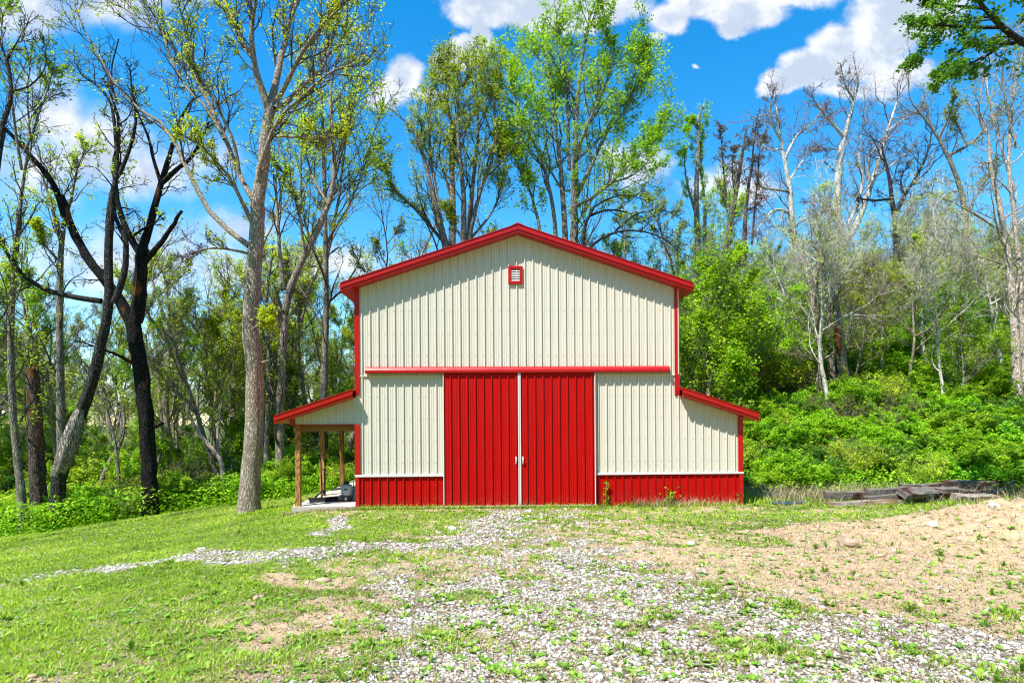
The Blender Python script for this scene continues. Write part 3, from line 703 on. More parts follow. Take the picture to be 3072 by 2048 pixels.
def make_tree(name, seed, limbs, barkm, leafm, origin=None, n1=7, n2=5, n3=4, L1=0.34, L2=0.42, L3=0.5, a1=0.7, a2=0.75, up=0.06, wob=0.16,
              nleaf=4, lsize=0.07, lspread=0.07, leaf_z=None, leaf_keep=1.0, rmin=0.008, droop=None, rough=0.06, t0=0.25, own=None, flat=0.85, sides=12, maxL1=4.0):
    """limbs: list of (points (k,3), r0, r1, spawn?) in world coordinates; the first is the trunk"""
    if isinstance(barkm, tuple): own = barkm
    rng = np.random.default_rng(seed)
    o = np.array(origin if origin is not None else limbs[0][0][0], float)
    root = empty(name, o)
    TP, TR = [], []; LP, LR = [], []
    for i, lb in enumerate(limbs):
        P = np.asarray(lb[0], float) - o; k = len(P)
        R = np.linspace(0, 1, k); R = lb[1] * (1 - R) + lb[2] * R
        n = 20 if i == 0 else 14
        p, r = resample(P, R, n)
        if i == 0:
            z = np.linspace(0, 1, n); r = r * (1 + 0.35 * np.exp(-z * 16))
            jit = rng.normal(size=(n, 3)) * r[:, None] * 0.05; jit[0] = 0; p = p + jit
            TP.append(p); TR.append(r)
        else:
            wv = fbm(np.arange(n) * .6 + seed, np.full(n, i * 3.3), 3, 2)[:, None] - .5
            p = p + wv * np.array([1, .6, .2]) * min(.25, .04 * np.linalg.norm(p[-1] - p[0])) * np.linspace(0, 1, n)[:, None]
            LP.append(p); LR.append(r)
    groups = [(np.array(TP), np.array(TR), sides, rough)]
    if LP: groups.append((np.array(LP), np.array(LR), 8, rough))
    V, F = tubes(groups)
    ob = mk('trunk', V, [F], own[0] if own else barkm, root, smooth=True)
    # branching
    sp = []; sr = []
    for (p, r), lb in zip([(a, b) for a, b in zip(TP, TR)] + [(a, b) for a, b in zip(LP, LR)], limbs):
        if len(lb) > 3 and lb[3] is False: continue
        pp, rr_ = resample(p, r, 14); sp.append(pp); sr.append(rr_)
    bg = []
    if sp and n1:
        P0 = np.array(sp); R0 = np.array(sr); L0 = np.linalg.norm(P0[:, -1] - P0[:, 0], axis=1)
        Lk = np.clip(L0 * L1, 0.6, maxL1)
        P1, R1, Ls1 = spawn(rng, P0, R0, n1, Lk, t0, 0.97, a1, wob, up, 8, 0.5, rmin * 1.3)
        tipP, tipR, tipL = spawn(rng, P0, R0, 3, Lk * .8, 0.9, 0.99, 0.35, wob, up, 8, 0.8, rmin * 1.2, 0.1)
        P1 = np.vstack([P1, tipP]); R1 = np.vstack([R1, tipR]); Ls1 = np.concatenate([Ls1, tipL])
        bg.append((P1, R1, 5)); Pl = P1
        if n2:
            P2, R2, Ls2 = spawn(rng, P1, R1, n2, Ls1 * L2, 0.15, 0.98, a2, wob * 1.2, up, 6, 0.55, rmin)
            bg.append((P2, R2, 4)); Pl = P2
            if n3:
                P3, R3, Ls3 = spawn(rng, P2, R2, n3, Ls2 * L3, 0.15, 1.0, a2, wob * 1.3, up if droop is None else droop, 4, 0.6, rmin * .85, 0.4)
                bg.append((P3, R3, 3)); Pl = P3
        V, F = tubes(bg); mk('branches', V, [F], own[1] if own else barkm, root)
        if nleaf:
            c = on_twigs(rng, Pl, nleaf, lspread)
            if leaf_z is not None:
                lo, hi = leaf_z; zz = c[:, 2] + o[2]; pk = sst(zz, lo, hi); c = c[rng.random(len(c)) < pk]
            if leaf_keep < 1: 
                k_ = fbm(c[:, 0] * .8 + seed, c[:, 1] * .8 + c[:, 2] * .8, 13, 3); c = c[k_ > np.quantile(k_, 1 - leaf_keep)]
            if len(c):
                V, F, t = leaves(rng, c, lsize, flat, tone=clump_tone(rng, c)); mk('foliage', V, [F], leafm, root, tone=t)
    return root

ZC = {'S': (1, 0, 0), 'D': (1 / 1.306, 0, 0), 'A': (1.531, 0, 0), 'B': (1.742, 0, 600), 'C': (2.0635, 1024, 0), 'E': (1.568, 2048, 0), 'F': (2.194, 2000, 800)}
def traced(Y, zk, pts, r0, r1, dy=0.0, sp=True, base=False):
    """a limb outline read from the photograph, standing at its own distance Y (running to Y+dy at its tip)"""
    s, ox, oy = ZC[zk]; s = s if zk != 'D' else 1 / 1.306
    n = len(pts); out = []
    for i, (x, y) in enumerate(pts):
        px, py = (x / s + ox, y / s + oy)
        out.append(W(px, py, Y + dy * i / (n - 1)))
    if base:
        b = out[0].copy(); b[2] = float(G(b[0], b[1])) - 0.15
        if out[0][2] - b[2] > 0.4 or out[0][2] < b[2]: out[0] = b if out[0][2] < b[2] + .4 else out[0]
        if out[0] is not b: out = [b] + out
    return (np.array(out), r0, r1, sp)
def copy_tree(o, parent=None):
    c = o.copy(); COL.objects.link(c)
    if parent is not None: c.parent = parent
    for ch in o.children: copy_tree(ch, c)
    return c
TREES = []
# ---- left wood edge, traced one by one
Y = 19.0
t = make_tree('ash_tree', 11, [
    traced(Y, 'B', [(1303, 1560), (1322, 1300), (1335, 1050), (1338, 900), (1312, 760), (1300, 640), (1322, 480), (1337, 250), (1350, 40)], .30, .215, base=True, sp=False),
    traced(Y, 'A', [(1178, 960), (1205, 800), (1222, 640), (1238, 500)], .215, .165, sp=False),
    traced(Y, 'A', [(1236, 510), (1195, 390), (1155, 250), (1150, 110), (1180, -40), (1195, -200)], .13, .03, -1),
    traced(Y, 'A', [(1160, 265), (1100, 190), (1040, 20), (1000, -120)], .08, .025, 1),
    traced(Y, 'A', [(1240, 500), (1275, 340), (1305, 200), (1345, 60), (1380, -100)], .13, .035, 1.2),
    traced(Y, 'A', [(1262, 500), (1335, 460), (1400, 380), (1480, 330), (1520, 200), (1560, 90)], .10, .025, 1.6),
    traced(Y, 'A', [(1268, 470), (1350, 320), (1420, 180), (1520, 80), (1600, 10)], .08, .02, -1.2),
    traced(Y, 'A', [(1180, 900), (1188, 780), (1240, 620), (1300, 510), (1400, 440), (1500, 340), (1600, 300)], .085, .02, -1.5),
    traced(Y, 'A', [(1155, 1020), (1100, 900), (1040, 790), (960, 700), (880, 640)], .07, .018, -1.5),
    traced(Y, 'A', [(1165, 920), (1120, 850), (1050, 680), (1000, 540), (930, 430), (870, 300), (800, 210), (720, 130), (600, 60), (500, -10)], .09, .02, 2),
    traced(Y, 'A', [(1100, 800), (1080, 650), (990, 470), (900, 330), (850, 150), (820, 0)], .06, .018, -1),
    traced(Y, 'A', [(1030, 640), (960, 500), (850, 400), (780, 280), (730, 120), (700, 0)], .06, .018, 1),
    traced(Y, 'A', [(1145, 1130), (1060, 1070), (960, 980), (900, 860), (830, 720), (790, 640), (740, 555), (640, 515), (540, 400), (450, 260), (380, 130), (350, 0), (345, -60)], .095, .015, 2.5),
    traced(Y, 'A', [(1140, 1165), (1040, 1140), (930, 1140), (850, 1180)], .045, .012, -1.5),
    traced(Y, 'A', [(1255, 625), (1400, 632), (1560, 625)], .045, .015, -1),
    traced(Y, 'B', [(1310, 680), (1360, 650), (1410, 622)], .05, .012, -1),
    traced(Y, 'B', [(1370, 850), (1410, 835)], .05, .02, -.4, sp=False),
    ], (B_PALE, B_DTWIG), L_YELLOW, n1=14, n2=7, n3=4, L1=.40, L2=.5, a1=.6, nleaf=4, lsize=.041, lspread=.04, leaf_keep=.55, up=.09, sides=22, maxL1=3.0, rmin=.008)
tag(t, 'big pale grey ash with thick furrowed trunk on the lawn left of the barn porch', 'tree')
Y = 21.9
t = make_tree('dead_tree', 12, [
    traced(Y, 'B', [(786, 1500), (775, 1380), (770, 1200), (752, 1050), (735, 880), (715, 760), (688, 620)], .255, .25, base=True, sp=False),
    traced(Y, 'B', [(680, 630), (640, 540), (600, 480), (530, 400), (440, 270), (390, 180), (345, 80), (310, -20)], .22, .11, 0),
    traced(Y, 'A', [(300, 1000), (260, 870), (190, 770), (110, 690), (30, 590), (-60, 520)], .12, .05, -1),
    traced(Y, 'B', [(710, 640), (735, 450), (735, 330), (745, 250)], .24, .19, 0, sp=False),
    traced(Y, 'A', [(640, 1160), (590, 1080), (560, 1000), (530, 900), (525, 790), (540, 640), (530, 480), (470, 360)], .13, .03, 0),
    traced(Y, 'A', [(650, 1150), (690, 1040), (715, 930), (745, 830), (780, 710), (810, 600), (840, 520), (880, 460)], .15, .03, .8),
    traced(Y, 'A', [(745, 840), (820, 770), (890, 720), (935, 620), (955, 560)], .09, .03, -.6),
    traced(Y, 'A', [(735, 830), (700, 720), (680, 620), (640, 530), (610, 440)], .07, .02, .6),
    traced(Y, 'B', [(750, 330), (820, 250), (870, 190), (920, 100), (955, 58)], .11, .05, -.4, sp=False),
    traced(Y, 'A', [(585, 1100), (660, 1050), (720, 1020), (732, 995)], .05, .02, -.4),
    traced(Y, 'B', [(690, 850), (620, 810), (550, 785), (430, 742)], .07, .02, -1),
    traced(Y, 'B', [(815, 1180), (850, 1165)], .09, .05, -.3, sp=False),
    ], B_CHAR, L_YELLOW, n1=9, n2=5, n3=3, L1=.3, nleaf=2, leaf_keep=.3, lsize=.05, up=.03, wob=.22, rough=.12, sides=18, maxL1=2.2, rmin=.009)
tag(t, 'charred black forked tree at the wood edge, orange wood showing in its trunk', 'dead tree')
Y = 21.0
t = make_tree('dead_tree', 13, [
    traced(Y, 'B', [(298, 1470), (345, 1350), (385, 1200), (440, 1060), (487, 940), (520, 780), (555, 640), (575, 500), (562, 300), (575, 120), (590, 20)], .235, .11, base=True, sp=False),
    traced(Y, 'A', [(500, 1080), (505, 960), (520, 860), (550, 790), (530, 640), (520, 500), (450, 400), (385, 355)], .12, .02, .4),
    traced(Y, 'A', [(550, 800), (590, 700), (620, 590), (625, 500), (605, 400), (603, 320)], .07, .02, -.5),
    traced(Y, 'B', [(595, 540), (640, 420), (662, 280), (660, 210), (610, 120), (590, 20), (600, -120)], .12, .05, .3),
    traced(Y, 'B', [(530, 528), (400, 510), (280, 485), (180, 440), (100, 385), (60, 330), (0, 200), (-60, 100)], .10, .04, -.8),
    traced(Y, 'A', [(545, 180), (500, 350), (540, 480)], .02, .04, 0, sp=False),
    ], B_DARK, L_YELLOW, n1=10, n2=5, n3=3, L1=.3, nleaf=3, leaf_keep=.35, lsize=.05, up=.03, wob=.22, sides=16, maxL1=2.2, rmin=.009, own=(B_DARK, B_DARK))
tag(t, 'dark tree leaning right on a split grey lower trunk at the wood edge', 'dead tree')
# bare split wood that shows on the lower leaning trunk
tp, tr = resample([W(x / 1.742, y / 1.742 + 600, Y - .04) for x, y in [(300, 1440), (345, 1340), (385, 1200), (425, 1090)]], [.20, .27, .255, .14], 26)
V, F = tubes([(tp[None] - np.array(t.location), tr[None] * 1.04, 40, .05)])
vv = V.reshape(26, 40, 3); rid = (np.sin(np.arange(40) * 2.7) * .5 + np.sin(np.arange(40) * 1.1 + 2) * .5)[None, :, None]
ctr = (tp - np.array(t.location))[:, None]; V = (ctr + (vv - ctr) * (1 + rid * .10)).reshape(-1, 3)
mk('split_wood', V, [F], B_SPLIT, t)
Y = 21.6
sg = [traced(Y, 'B', [(200, 1520), (195, 1400), (185, 1200), (178, 1050), (170, 885)], .27, .20, base=True, sp=False)]
t = make_tree('tree_snag', 14, sg + [traced(Y, 'B', [(150, 895), (146, 870)], .07, .02, 0, False), traced(Y, 'B', [(195, 890), (197, 858)], .06, .01, 0, False), traced(Y, 'B', [(178, 890), (172, 868)], .08, .02, 0, False)], B_SNAG, L_YELLOW, n1=0, rough=.16, sides=18)
tag(t, 'broken brown snag with a jagged open top, no branches left, beside the leaning dead tree', 'tree snag')
def slim(name, seed, Y, limbs, b, l, label, **kw):
    L = [traced(Y, z, p, r0, r1, dy, base=(i == 0)) for i, (z, p, r0, r1, dy) in enumerate(limbs)]
    t = make_tree(name, seed, L, b, l, **kw); tag(t, label, 'tree'); return t
slim('slim_tree', 15, 20.8, [('B', [(120, 1600), (95, 1400), (70, 1150), (55, 900), (55, 650), (70, 450), (85, 250), (100, 60)], .14, .07, 0),
    ('A', [(90, 1050), (95, 900), (120, 760), (130, 600), (120, 420), (140, 250)], .065, .015, .5), ('A', [(100, 780), (60, 560), (60, 420), (20, 250), (10, 60)], .05, .012, -.6),
    ('A', [(110, 700), (170, 560), (210, 420), (240, 330)], .04, .012, .6), ('B', [(75, 350), (20, 250), (-40, 150)], .05, .02, -.5)], (B_GREY, B_DTWIG), L_GREEN,
    'slim grey tree leaning slightly left, in front of the broken snag', n1=12, n2=6, n3=4, a1=.6, L1=.42, nleaf=4, leaf_keep=.5, lsize=.05, maxL1=2.6, rmin=.009)
slim('slim_tree', 16, 25.0, [('B', [(325, 1290), (320, 1150), (315, 1000), (312, 800), (310, 500), (318, 280), (330, 160)], .20, .09, 0),
    ('A', [(270, 1080), (240, 950), (200, 850), (190, 740), (140, 640)], .07, .02, .5), ('A', [(285, 1050), (330, 920), (350, 800), (380, 700)], .06, .02, -.5), ('A', [(262, 1190), (200, 1120), (160, 1030)], .05, .015, -.5)],
    (B_GREY, B_DTWIG), L_YELLOW, 'straight grey tree rising between the broken snag and the leaning dead tree', n1=12, n2=6, n3=4, a1=.6, L1=.42, nleaf=4, leaf_keep=.55, lsize=.055, maxL1=2.8, rmin=.01)
slim('slim_tree', 17, 25.0, [('B', [(1465, 1470), (1462, 1300), (1460, 1100), (1470, 950), (1478, 750), (1490, 600)], .20, .14, 0),
    ('A', [(1310, 1430), (1340, 1280), (1400, 1180), (1470, 1030), (1510, 940), (1540, 800), (1520, 600), (1515, 400), (1560, 200), (1600, 60)], .16, .03, .5),
    ('A', [(1300, 1330), (1285, 1150), (1275, 950), (1265, 760), (1280, 600)], .10, .02, .8), ('A', [(1400, 1180), (1380, 1000), (1340, 860), (1290, 780)], .07, .02, -.6), ('A', [(1510, 940), (1440, 830), (1400, 700), (1420, 560)], .06, .02, 1)],
    (B_PALE, B_DTWIG), L_YELLOW, 'grey tree left of the porch roof with a long limb curving up right', n1=13, n2=6, n3=4, a1=.6, L1=.42, nleaf=3, leaf_keep=.6, lsize=.05, maxL1=3.2, rmin=.01)
slim('slim_tree', 18, 26.5, [('B', [(1392, 1420), (1392, 1300), (1400, 1100), (1405, 950), (1400, 700), (1390, 500), (1420, 300)], .15, .05, 0), ('B', [(1405, 950), (1440, 800), (1480, 640)], .06, .02, 1)],
    B_GREY, L_YELLOW, 'thin dark-barked tree between the big ash and the porch tree', n1=9, n2=5, n3=3, L1=.25, nleaf=3, leaf_keep=.5, lsize=.07, maxL1=2, rmin=.01)
slim('slim_tree', 19, 28.0, [('D', [(742, 1085), (742, 980), (745, 850), (750, 700), (748, 560), (745, 400), (740, 260), (735, 120)], .23, .04, 0),
    ('D', [(748, 600), (775, 480), (790, 360), (800, 220)], .09, .02, .6), ('D', [(747, 640), (700, 520), (685, 400), (700, 240)], .08, .02, -.6), ('D', [(748, 560), (820, 440), (850, 330), (880, 250)], .06, .02, .5), ('D', [(745, 760), (700, 680), (660, 600)], .05, .02, .6),
    ('D', [(745, 500), (790, 300), (830, 180), (850, 60)], .06, .02, -.6)],
    (B_GREY, B_DTWIG), L_YELLOW, 'tall leafy tree whose trunk rises behind the porch', n1=15, n2=6, n3=4, a1=.6, L1=.42, nleaf=5, leaf_keep=.7, lsize=.055, maxL1=3.4, rmin=.01)
slim('crooked_tree', 20, 25.0, [('B', [(1170, 1440), (1150, 1340), (1100, 1290), (1040, 1220), (1000, 1150), (970, 1060)], .12, .05, 0), ('B', [(1140, 1330), (1135, 1200), (1160, 1050), (1185, 980)], .07, .02, .6)],
    B_PINK, L_YELLOW, 'small crooked pale tree bending left in the undergrowth, left of the big ash', n1=6, n2=4, n3=2, L1=.3, nleaf=3, leaf_keep=.4, lsize=.06, rmin=.009)
slim('slim_tree', 21, 26.0, [('B', [(905, 1440), (890, 1300), (870, 1150), (865, 1000), (880, 850), (890, 700), (880, 560), (870, 420)], .17, .04, 0), ('B', [(925, 1400), (920, 1200), (905, 1000), (905, 800), (950, 620)], .10, .03, .8)],
    B_PALE, L_YELLOW, 'pale twin-stemmed tree just right of the charred forked tree', n1=10, n2=5, n3=3, L1=.28, nleaf=3, leaf_keep=.5, lsize=.065, maxL1=2, rmin=.01)
slim('slim_tree', 22, 24.0, [('B', [(625, 1490), (610, 1300), (575, 1150), (540, 1060), (505, 1000)], .07, .03, 0), ('B', [(600, 1250), (640, 1050), (630, 900)], .03, .012, .4)],
    B_GREY, L_YELLOW, 'thin dark sapling leaning left between the two dead trees', n1=8, n2=4, n3=2, L1=.3, nleaf=3, leaf_keep=.5, lsize=.06, rmin=.009)
slim('bare_tree', 36, 17.5, [('S', [(-60, 1560), (-50, 1200), (-40, 800), (-10, 480), (10, 380)], .16, .08, 0), ('A', [(0, 600), (40, 500), (55, 400), (40, 290), (0, 190), (-10, 90)], .07, .015, .3), ('A', [(55, 420), (140, 400), (200, 330), (215, 280), (200, 180)], .03, .008, -.3), ('A', [(30, 280), (80, 190), (130, 100)], .03, .008, .3)],
    B_DARK, L_BUD, 'dark bare tree reaching branches in at the far left edge', n1=7, n2=5, n3=3, L1=.22, nleaf=2, leaf_keep=.4, lsize=.03, up=.08, maxL1=1.4)
# ---- behind the barn
slim('vase_tree', 23, 32.0, [('C', [(655, 1620), (645, 1500), (600, 1350), (560, 1200), (520, 1000), (470, 850), (430, 740)], .26, .04, 0),
    ('C', [(650, 1520), (450, 1280), (330, 1180), (250, 1040)], .10, .02, -1), ('C', [(685, 1520), (690, 1250), (680, 1000), (690, 800), (650, 600), (640, 480)], .20, .03, 1),
    ('C', [(760, 1520), (755, 1350), (760, 1200), (732, 950), (720, 700), (740, 500)], .19, .03, -1), ('C', [(795, 1520), (800, 1250), (830, 1000), (850, 750), (835, 460)], .16, .03, 1),
    ('C', [(785, 1500), (850, 1200), (930, 1000), (970, 850), (930, 560)], .13, .025, 0), ('C', [(780, 1500), (870, 1400), (960, 1280), (1010, 1050), (990, 900)], .08, .02, 1), ('C', [(620, 1380), (560, 1050), (545, 820), (540, 620), (590, 500)], .10, .02, 1), ('C', [(750, 1480), (690, 1380), (640, 1300)], .07, .04, 0)],
    (B_GREY, B_DTWIG), L_OLIVE, 'vase-shaped multi-stem tree with an olive green top, behind the left roof slope', n1=13, n2=6, n3=4, L1=.36, L2=.5, a1=.5, a2=.6, nleaf=9, lsize=.058, lspread=.10, leaf_z=(10.5, 17), up=.10, maxL1=4.0, rmin=.011)
slim('tall_leafy_tree', 24, 33.0, [('C', [(1440, 1620), (1440, 1480), (1442, 1200), (1445, 900), (1460, 600), (1500, 300), (1545, 70)], .30, .03, 0),
    ('C', [(1390, 1560), (1370, 1150), (1330, 800), (1290, 500), (1240, 250)], .17, .02, 1), ('C', [(1440, 1250), (1560, 1000), (1700, 700), (1830, 430)], .13, .02, 1),
    ('C', [(1330, 1500), (1310, 1250), (1250, 1000), (1130, 750), (1050, 530)], .13, .02, -1), ('C', [(1450, 1280), (1600, 1200), (1790, 1010), (1940, 880)], .11, .02, -1),
    ('C', [(1410, 1050), (1400, 600), (1380, 400), (1330, 180)], .10, .02, 1), ('C', [(1450, 950), (1600, 600), (1680, 400), (1640, 200)], .10, .02, -1), ('C', [(1240, 1500), (1200, 1250), (1100, 1050), (1050, 900)], .10, .02, 0),
    ('C', [(1450, 1400), (1600, 1150), (1850, 1080), (1990, 850)], .08, .02, 1), ('C', [(1450, 1000), (1640, 820), (1800, 640), (1870, 350)], .07, .02, 1), ('C', [(1380, 1200), (1200, 900), (1100, 700), (1040, 420)], .07, .02, 1)],
    (B_GREY, B_DTWIG), L_GREEN, 'tallest leafy tree with a broad spreading green crown, directly behind the barn ridge', n1=14, n2=6, n3=4, L1=.40, L2=.52, a1=.65, nleaf=9, lsize=.066, lspread=.12, leaf_z=(4, 10), up=.08, maxL1=4.2, rmin=.011)
slim('arching_tree', 25, 31.0, [('C', [(1490, 1700), (1490, 1560), (1500, 1400), (1560, 1290)], .13, .07, 0), ('C', [(1530, 1340), (1650, 1290), (1800, 1320), (1950, 1420)], .07, .02, 1), ('C', [(1490, 1580), (1580, 1490), (1700, 1430), (1850, 1425), (2000, 1470), (2090, 1560)], .08, .02, -1),
    ('C', [(1540, 1300), (1640, 1230), (1780, 1200), (1900, 1250)], .05, .02, .5), ('C', [(1700, 1430), (1800, 1330), (1950, 1290), (2060, 1320)], .05, .02, .5)],
    B_DARK, L_OLIVE, 'low bare tree with dark arching branches above the right roof slope', n1=12, n2=6, n3=4, L1=.34, a1=.8, nleaf=2, leaf_keep=.5, lsize=.06, up=.02, maxL1=2.2, rmin=.01)
# ---- right side
slim('vine_draped_tree', 26, 36.0, [('E', [(72, 1220), (68, 1100), (62, 900), (75, 700), (72, 560), (92, 500)], .24, .05, 0), ('E', [(104, 1180), (108, 1000), (85, 800), (90, 640)], .12, .03, .5), ('E', [(60, 1000), (15, 850), (5, 720)], .09, .02, -.5), ('E', [(75, 620), (40, 560), (30, 600)], .05, .02, 0)],
    (B_GREY, B_VINE), L_GREEN, 'narrow vine-draped tree with a green top, right of the roof peak', n1=11, n2=6, n3=4, L1=.16, a1=.5, a2=.9, nleaf=5, lsize=.055, leaf_z=(10, 15), leaf_keep=.8, droop=-.3, up=.04, maxL1=1.6, rmin=.011)
slim('vine_draped_tree', 27, 36.0, [('E', [(200, 1250), (205, 1150), (232, 1030), (252, 900), (278, 750), (298, 610)], .25, .05, 0), ('E', [(290, 1220), (292, 1050), (305, 900), (332, 750), (345, 560)], .16, .03, .5), ('E', [(215, 1010), (192, 800), (176, 600)], .08, .02, -.5), ('E', [(325, 1150), (352, 850), (372, 640)], .08, .02, .5), ('E', [(250, 950), (232, 820), (240, 700)], .06, .02, 0)],
    B_VINE, L_BUD, 'bare purple-brown tree hung with dead vines, left of the white sycamores', n1=16, n2=8, n3=5, L1=.16, a1=.6, a2=1.1, nleaf=1, lsize=.05, droop=-.9, up=-.08, maxL1=1.3, rmin=.011)
slim('sycamore_tree', 28, 40.0, [('E', [(532, 1420), (528, 1310), (520, 1150), (510, 1000), (510, 900), (482, 780), (462, 650), (440, 500)], .34, .05, 0), ('E', [(462, 660), (405, 560), (420, 450)], .09, .03, -1), ('E', [(482, 745), (530, 640), (600, 590), (645, 540)], .11, .03, 1),
    ('E', [(510, 905), (440, 890), (360, 885), (350, 820)], .11, .03, -1), ('E', [(505, 1005), (450, 978), (400, 1010), (360, 1070), (330, 1120)], .12, .03, -1), ('E', [(470, 700), (400, 710), (350, 640)], .08, .02, 1), ('E', [(500, 850), (560, 760), (620, 700)], .08, .02, 1)],
    (B_WHITE, B_TWIG), L_BUD, 'smaller white-barked bare sycamore, left of the larger one', n1=12, n2=7, n3=5, L1=.42, L2=.5, a1=.8, nleaf=0, leaf_keep=.4, lsize=.035, wob=.24, up=.05, maxL1=3.6, rmin=.012)
slim('sycamore_tree', 29, 42.0, [('E', [(752, 1430), (750, 1310), (740, 1150), (722, 1000), (732, 850), (740, 720), (762, 640), (800, 500), (812, 450), (830, 380)], .42, .05, 0), ('E', [(748, 1150), (800, 1090), (850, 980), (882, 880), (920, 780), (960, 620), (1000, 500), (1030, 420)], .28, .04, 1),
    ('E', [(762, 650), (720, 600), (650, 520), (605, 450)], .13, .03, -1), ('E', [(805, 470), (760, 400), (750, 330)], .08, .02, -1), ('E', [(882, 865), (870, 760), (900, 700), (985, 640)], .12, .03, -1), ('E', [(722, 1015), (682, 970), (640, 940), (600, 950)], .13, .03, -1),
    ('E', [(750, 705), (690, 700), (610, 705)], .07, .02, 1), ('E', [(775, 1060), (830, 950), (850, 840), (820, 700), (860, 560)], .14, .03, 1), ('E', [(900, 830), (980, 780), (1080, 700)], .08, .02, 1), ('E', [(960, 620), (1040, 560), (1100, 520)], .07, .02, 1)],
    (B_WHITE, B_TWIG), L_BUD, 'largest white-barked bare sycamore with twisting limbs, on the hill right of the barn', n1=12, n2=7, n3=5, L1=.42, L2=.5, a1=.8, nleaf=0, leaf_keep=.4, lsize=.035, wob=.24, up=.05, maxL1=3.8, rmin=.012)
slim('gnarled_tree', 30, 38.0, [('E', [(1005, 1250), (1003, 1060), (985, 950), (975, 850), (958, 780), (935, 690)], .22, .05, 0), ('E', [(1000, 1020), (1040, 920), (1085, 860), (1125, 780), (1165, 680), (1170, 600)], .14, .03, 1), ('E', [(980, 935), (900, 945), (820, 935)], .09, .03, -1), ('E', [(1040, 920), (1020, 840), (1060, 780)], .08, .02, 0), ('E', [(1010, 1060), (1080, 960), (1150, 890)], .10, .03, 1)],
    B_DARK, L_BUD, 'dark gnarled bare tree to the right of the white sycamores', n1=12, n2=6, n3=5, L1=.40, L2=.5, a1=.8, nleaf=0, leaf_keep=.4, lsize=.035, wob=.24, maxL1=3, rmin=.011)
slim('slim_tree', 31, 34.0, [('E', [(1370, 1450), (1350, 1200), (1330, 1000), (1308, 880), (1260, 760), (1205, 650), (1145, 560), (1080, 490)], .22, .04, 0), ('E', [(1242, 735), (1330, 695), (1410, 630), (1460, 560)], .10, .02, 1), ('E', [(1205, 650), (1260, 540), (1280, 440)], .07, .02, -1), ('E', [(1340, 690), (1300, 600), (1260, 520)], .05, .02, 0), ('E', [(1330, 1000), (1400, 900), (1450, 800)], .06, .02, 1)],
    B_GREY, L_OLIVE, 'grey tree leaning left, between the white sycamores and the snapped buff trunk', n1=11, n2=6, n3=4, L1=.42, nleaf=2, leaf_keep=.6, lsize=.055, maxL1=3.4, rmin=.011)
slim('broken_tree', 32, 25.0, [('E', [(1570, 1760), (1562, 1560), (1550, 1350), (1520, 1150), (1490, 950), (1460, 850), (1442, 760), (1442, 620), (1380, 500)], .19, .03, 0), ('E', [(1442, 765), (1410, 768), (1395, 790)], .05, .03, -.3), ('E', [(1510, 1100), (1400, 1020), (1250, 940), (1150, 900)], .05, .012, -1.5), ('E', [(1530, 1250), (1380, 1200), (1200, 1160)], .04, .012, -1)],
    B_PINK, L_OLIVE, 'tall buff trunk with a snapped top near the right edge', n1=8, n2=5, n3=3, L1=.45, nleaf=2, leaf_keep=.4, lsize=.05, a1=1.1, maxL1=3, rmin=.009)
slim('slim_tree', 33, 25.5, [('E', [(1605, 1700), (1592, 1500), (1582, 1200), (1560, 1000), (1530, 800), (1540, 600), (1560, 400), (1600, 250)], .14, .03, 0), ('E', [(1560, 900), (1500, 700), (1440, 500), (1430, 350)], .06, .02, 1), ('E', [(1570, 700), (1520, 500), (1500, 350), (1520, 220)], .05, .015, -1)],
    B_PINK, L_OLIVE, 'tall pale tree at the right edge with upright twiggy branches', n1=13, n2=6, n3=4, L1=.42, nleaf=1, leaf_keep=.5, lsize=.045, maxL1=3.4, rmin=.009)
slim('slim_tree', 34, 27.0, [('F', [(1008, 1000), (1005, 900), (1000, 780), (1008, 690), (1020, 590), (992, 450), (965, 300), (985, 150), (1000, 0), (1010, -200)], .20, .05, 0), ('F', [(985, 355), (1070, 250), (1200, 150), (1340, -10)], .07, .02, -1.5), ('F', [(970, 320), (940, 100), (900, -40), (850, -200)], .08, .02, 1), ('F', [(1000, 625), (930, 600), (830, 575)], .045, .012, -1), ('F', [(985, 100), (1060, -100), (1080, -300)], .06, .02, 1)],
    B_PALE, L_OLIVE, 'leftmost grey trunk on the bank, forking low with one straight branch rising right', n1=11, n2=6, n3=4, L1=.45, nleaf=1, leaf_keep=.5, lsize=.05, maxL1=3.4, rmin=.01)
slim('slim_tree', 35, 27.6, [('F', [(1098, 980), (1095, 850), (1092, 700), (1075, 520), (1070, 350), (1050, 150), (1035, 0), (1010, -200)], .15, .04, 0), ('F', [(1070, 300), (1120, 100), (1130, -100)], .05, .015, .6)],
    B_GREY, L_OLIVE, 'straight grey tree on the bank between the forked tree and the decayed trunk', n1=9, n2=5, n3=3, L1=.25, nleaf=1, leaf_keep=.5, lsize=.06, maxL1=2, rmin=.01)
t = make_tree('decayed_tree', 37, [traced(26.6, 'F', [(1195, 960), (1188, 880), (1165, 700), (1145, 560), (1125, 400), (1118, 300), (1108, 190)], .31, .12, base=True), traced(26.6, 'F', [(1112, 260), (1095, 120), (1080, -20)], .07, .02, .3)], B_GREY, L_OLIVE, n1=3, n2=3, n3=0, L1=.15, nleaf=0, sides=16, rough=.1)
tag(t, 'decayed dead trunk on the bank with a rust orange hollow down its front', 'dead tree')
M_ROT = weathered('rotten_wood', (0.30, 0.10, 0.035), (0.22, 0.05, 0.02), (0.03, 0.012, 0.008), 2)
M_RAW = weathered('raw_wood', (0.50, 0.33, 0.17), (0.40, 0.2, 0.08), (0.14, 0.07, 0.03), 2)
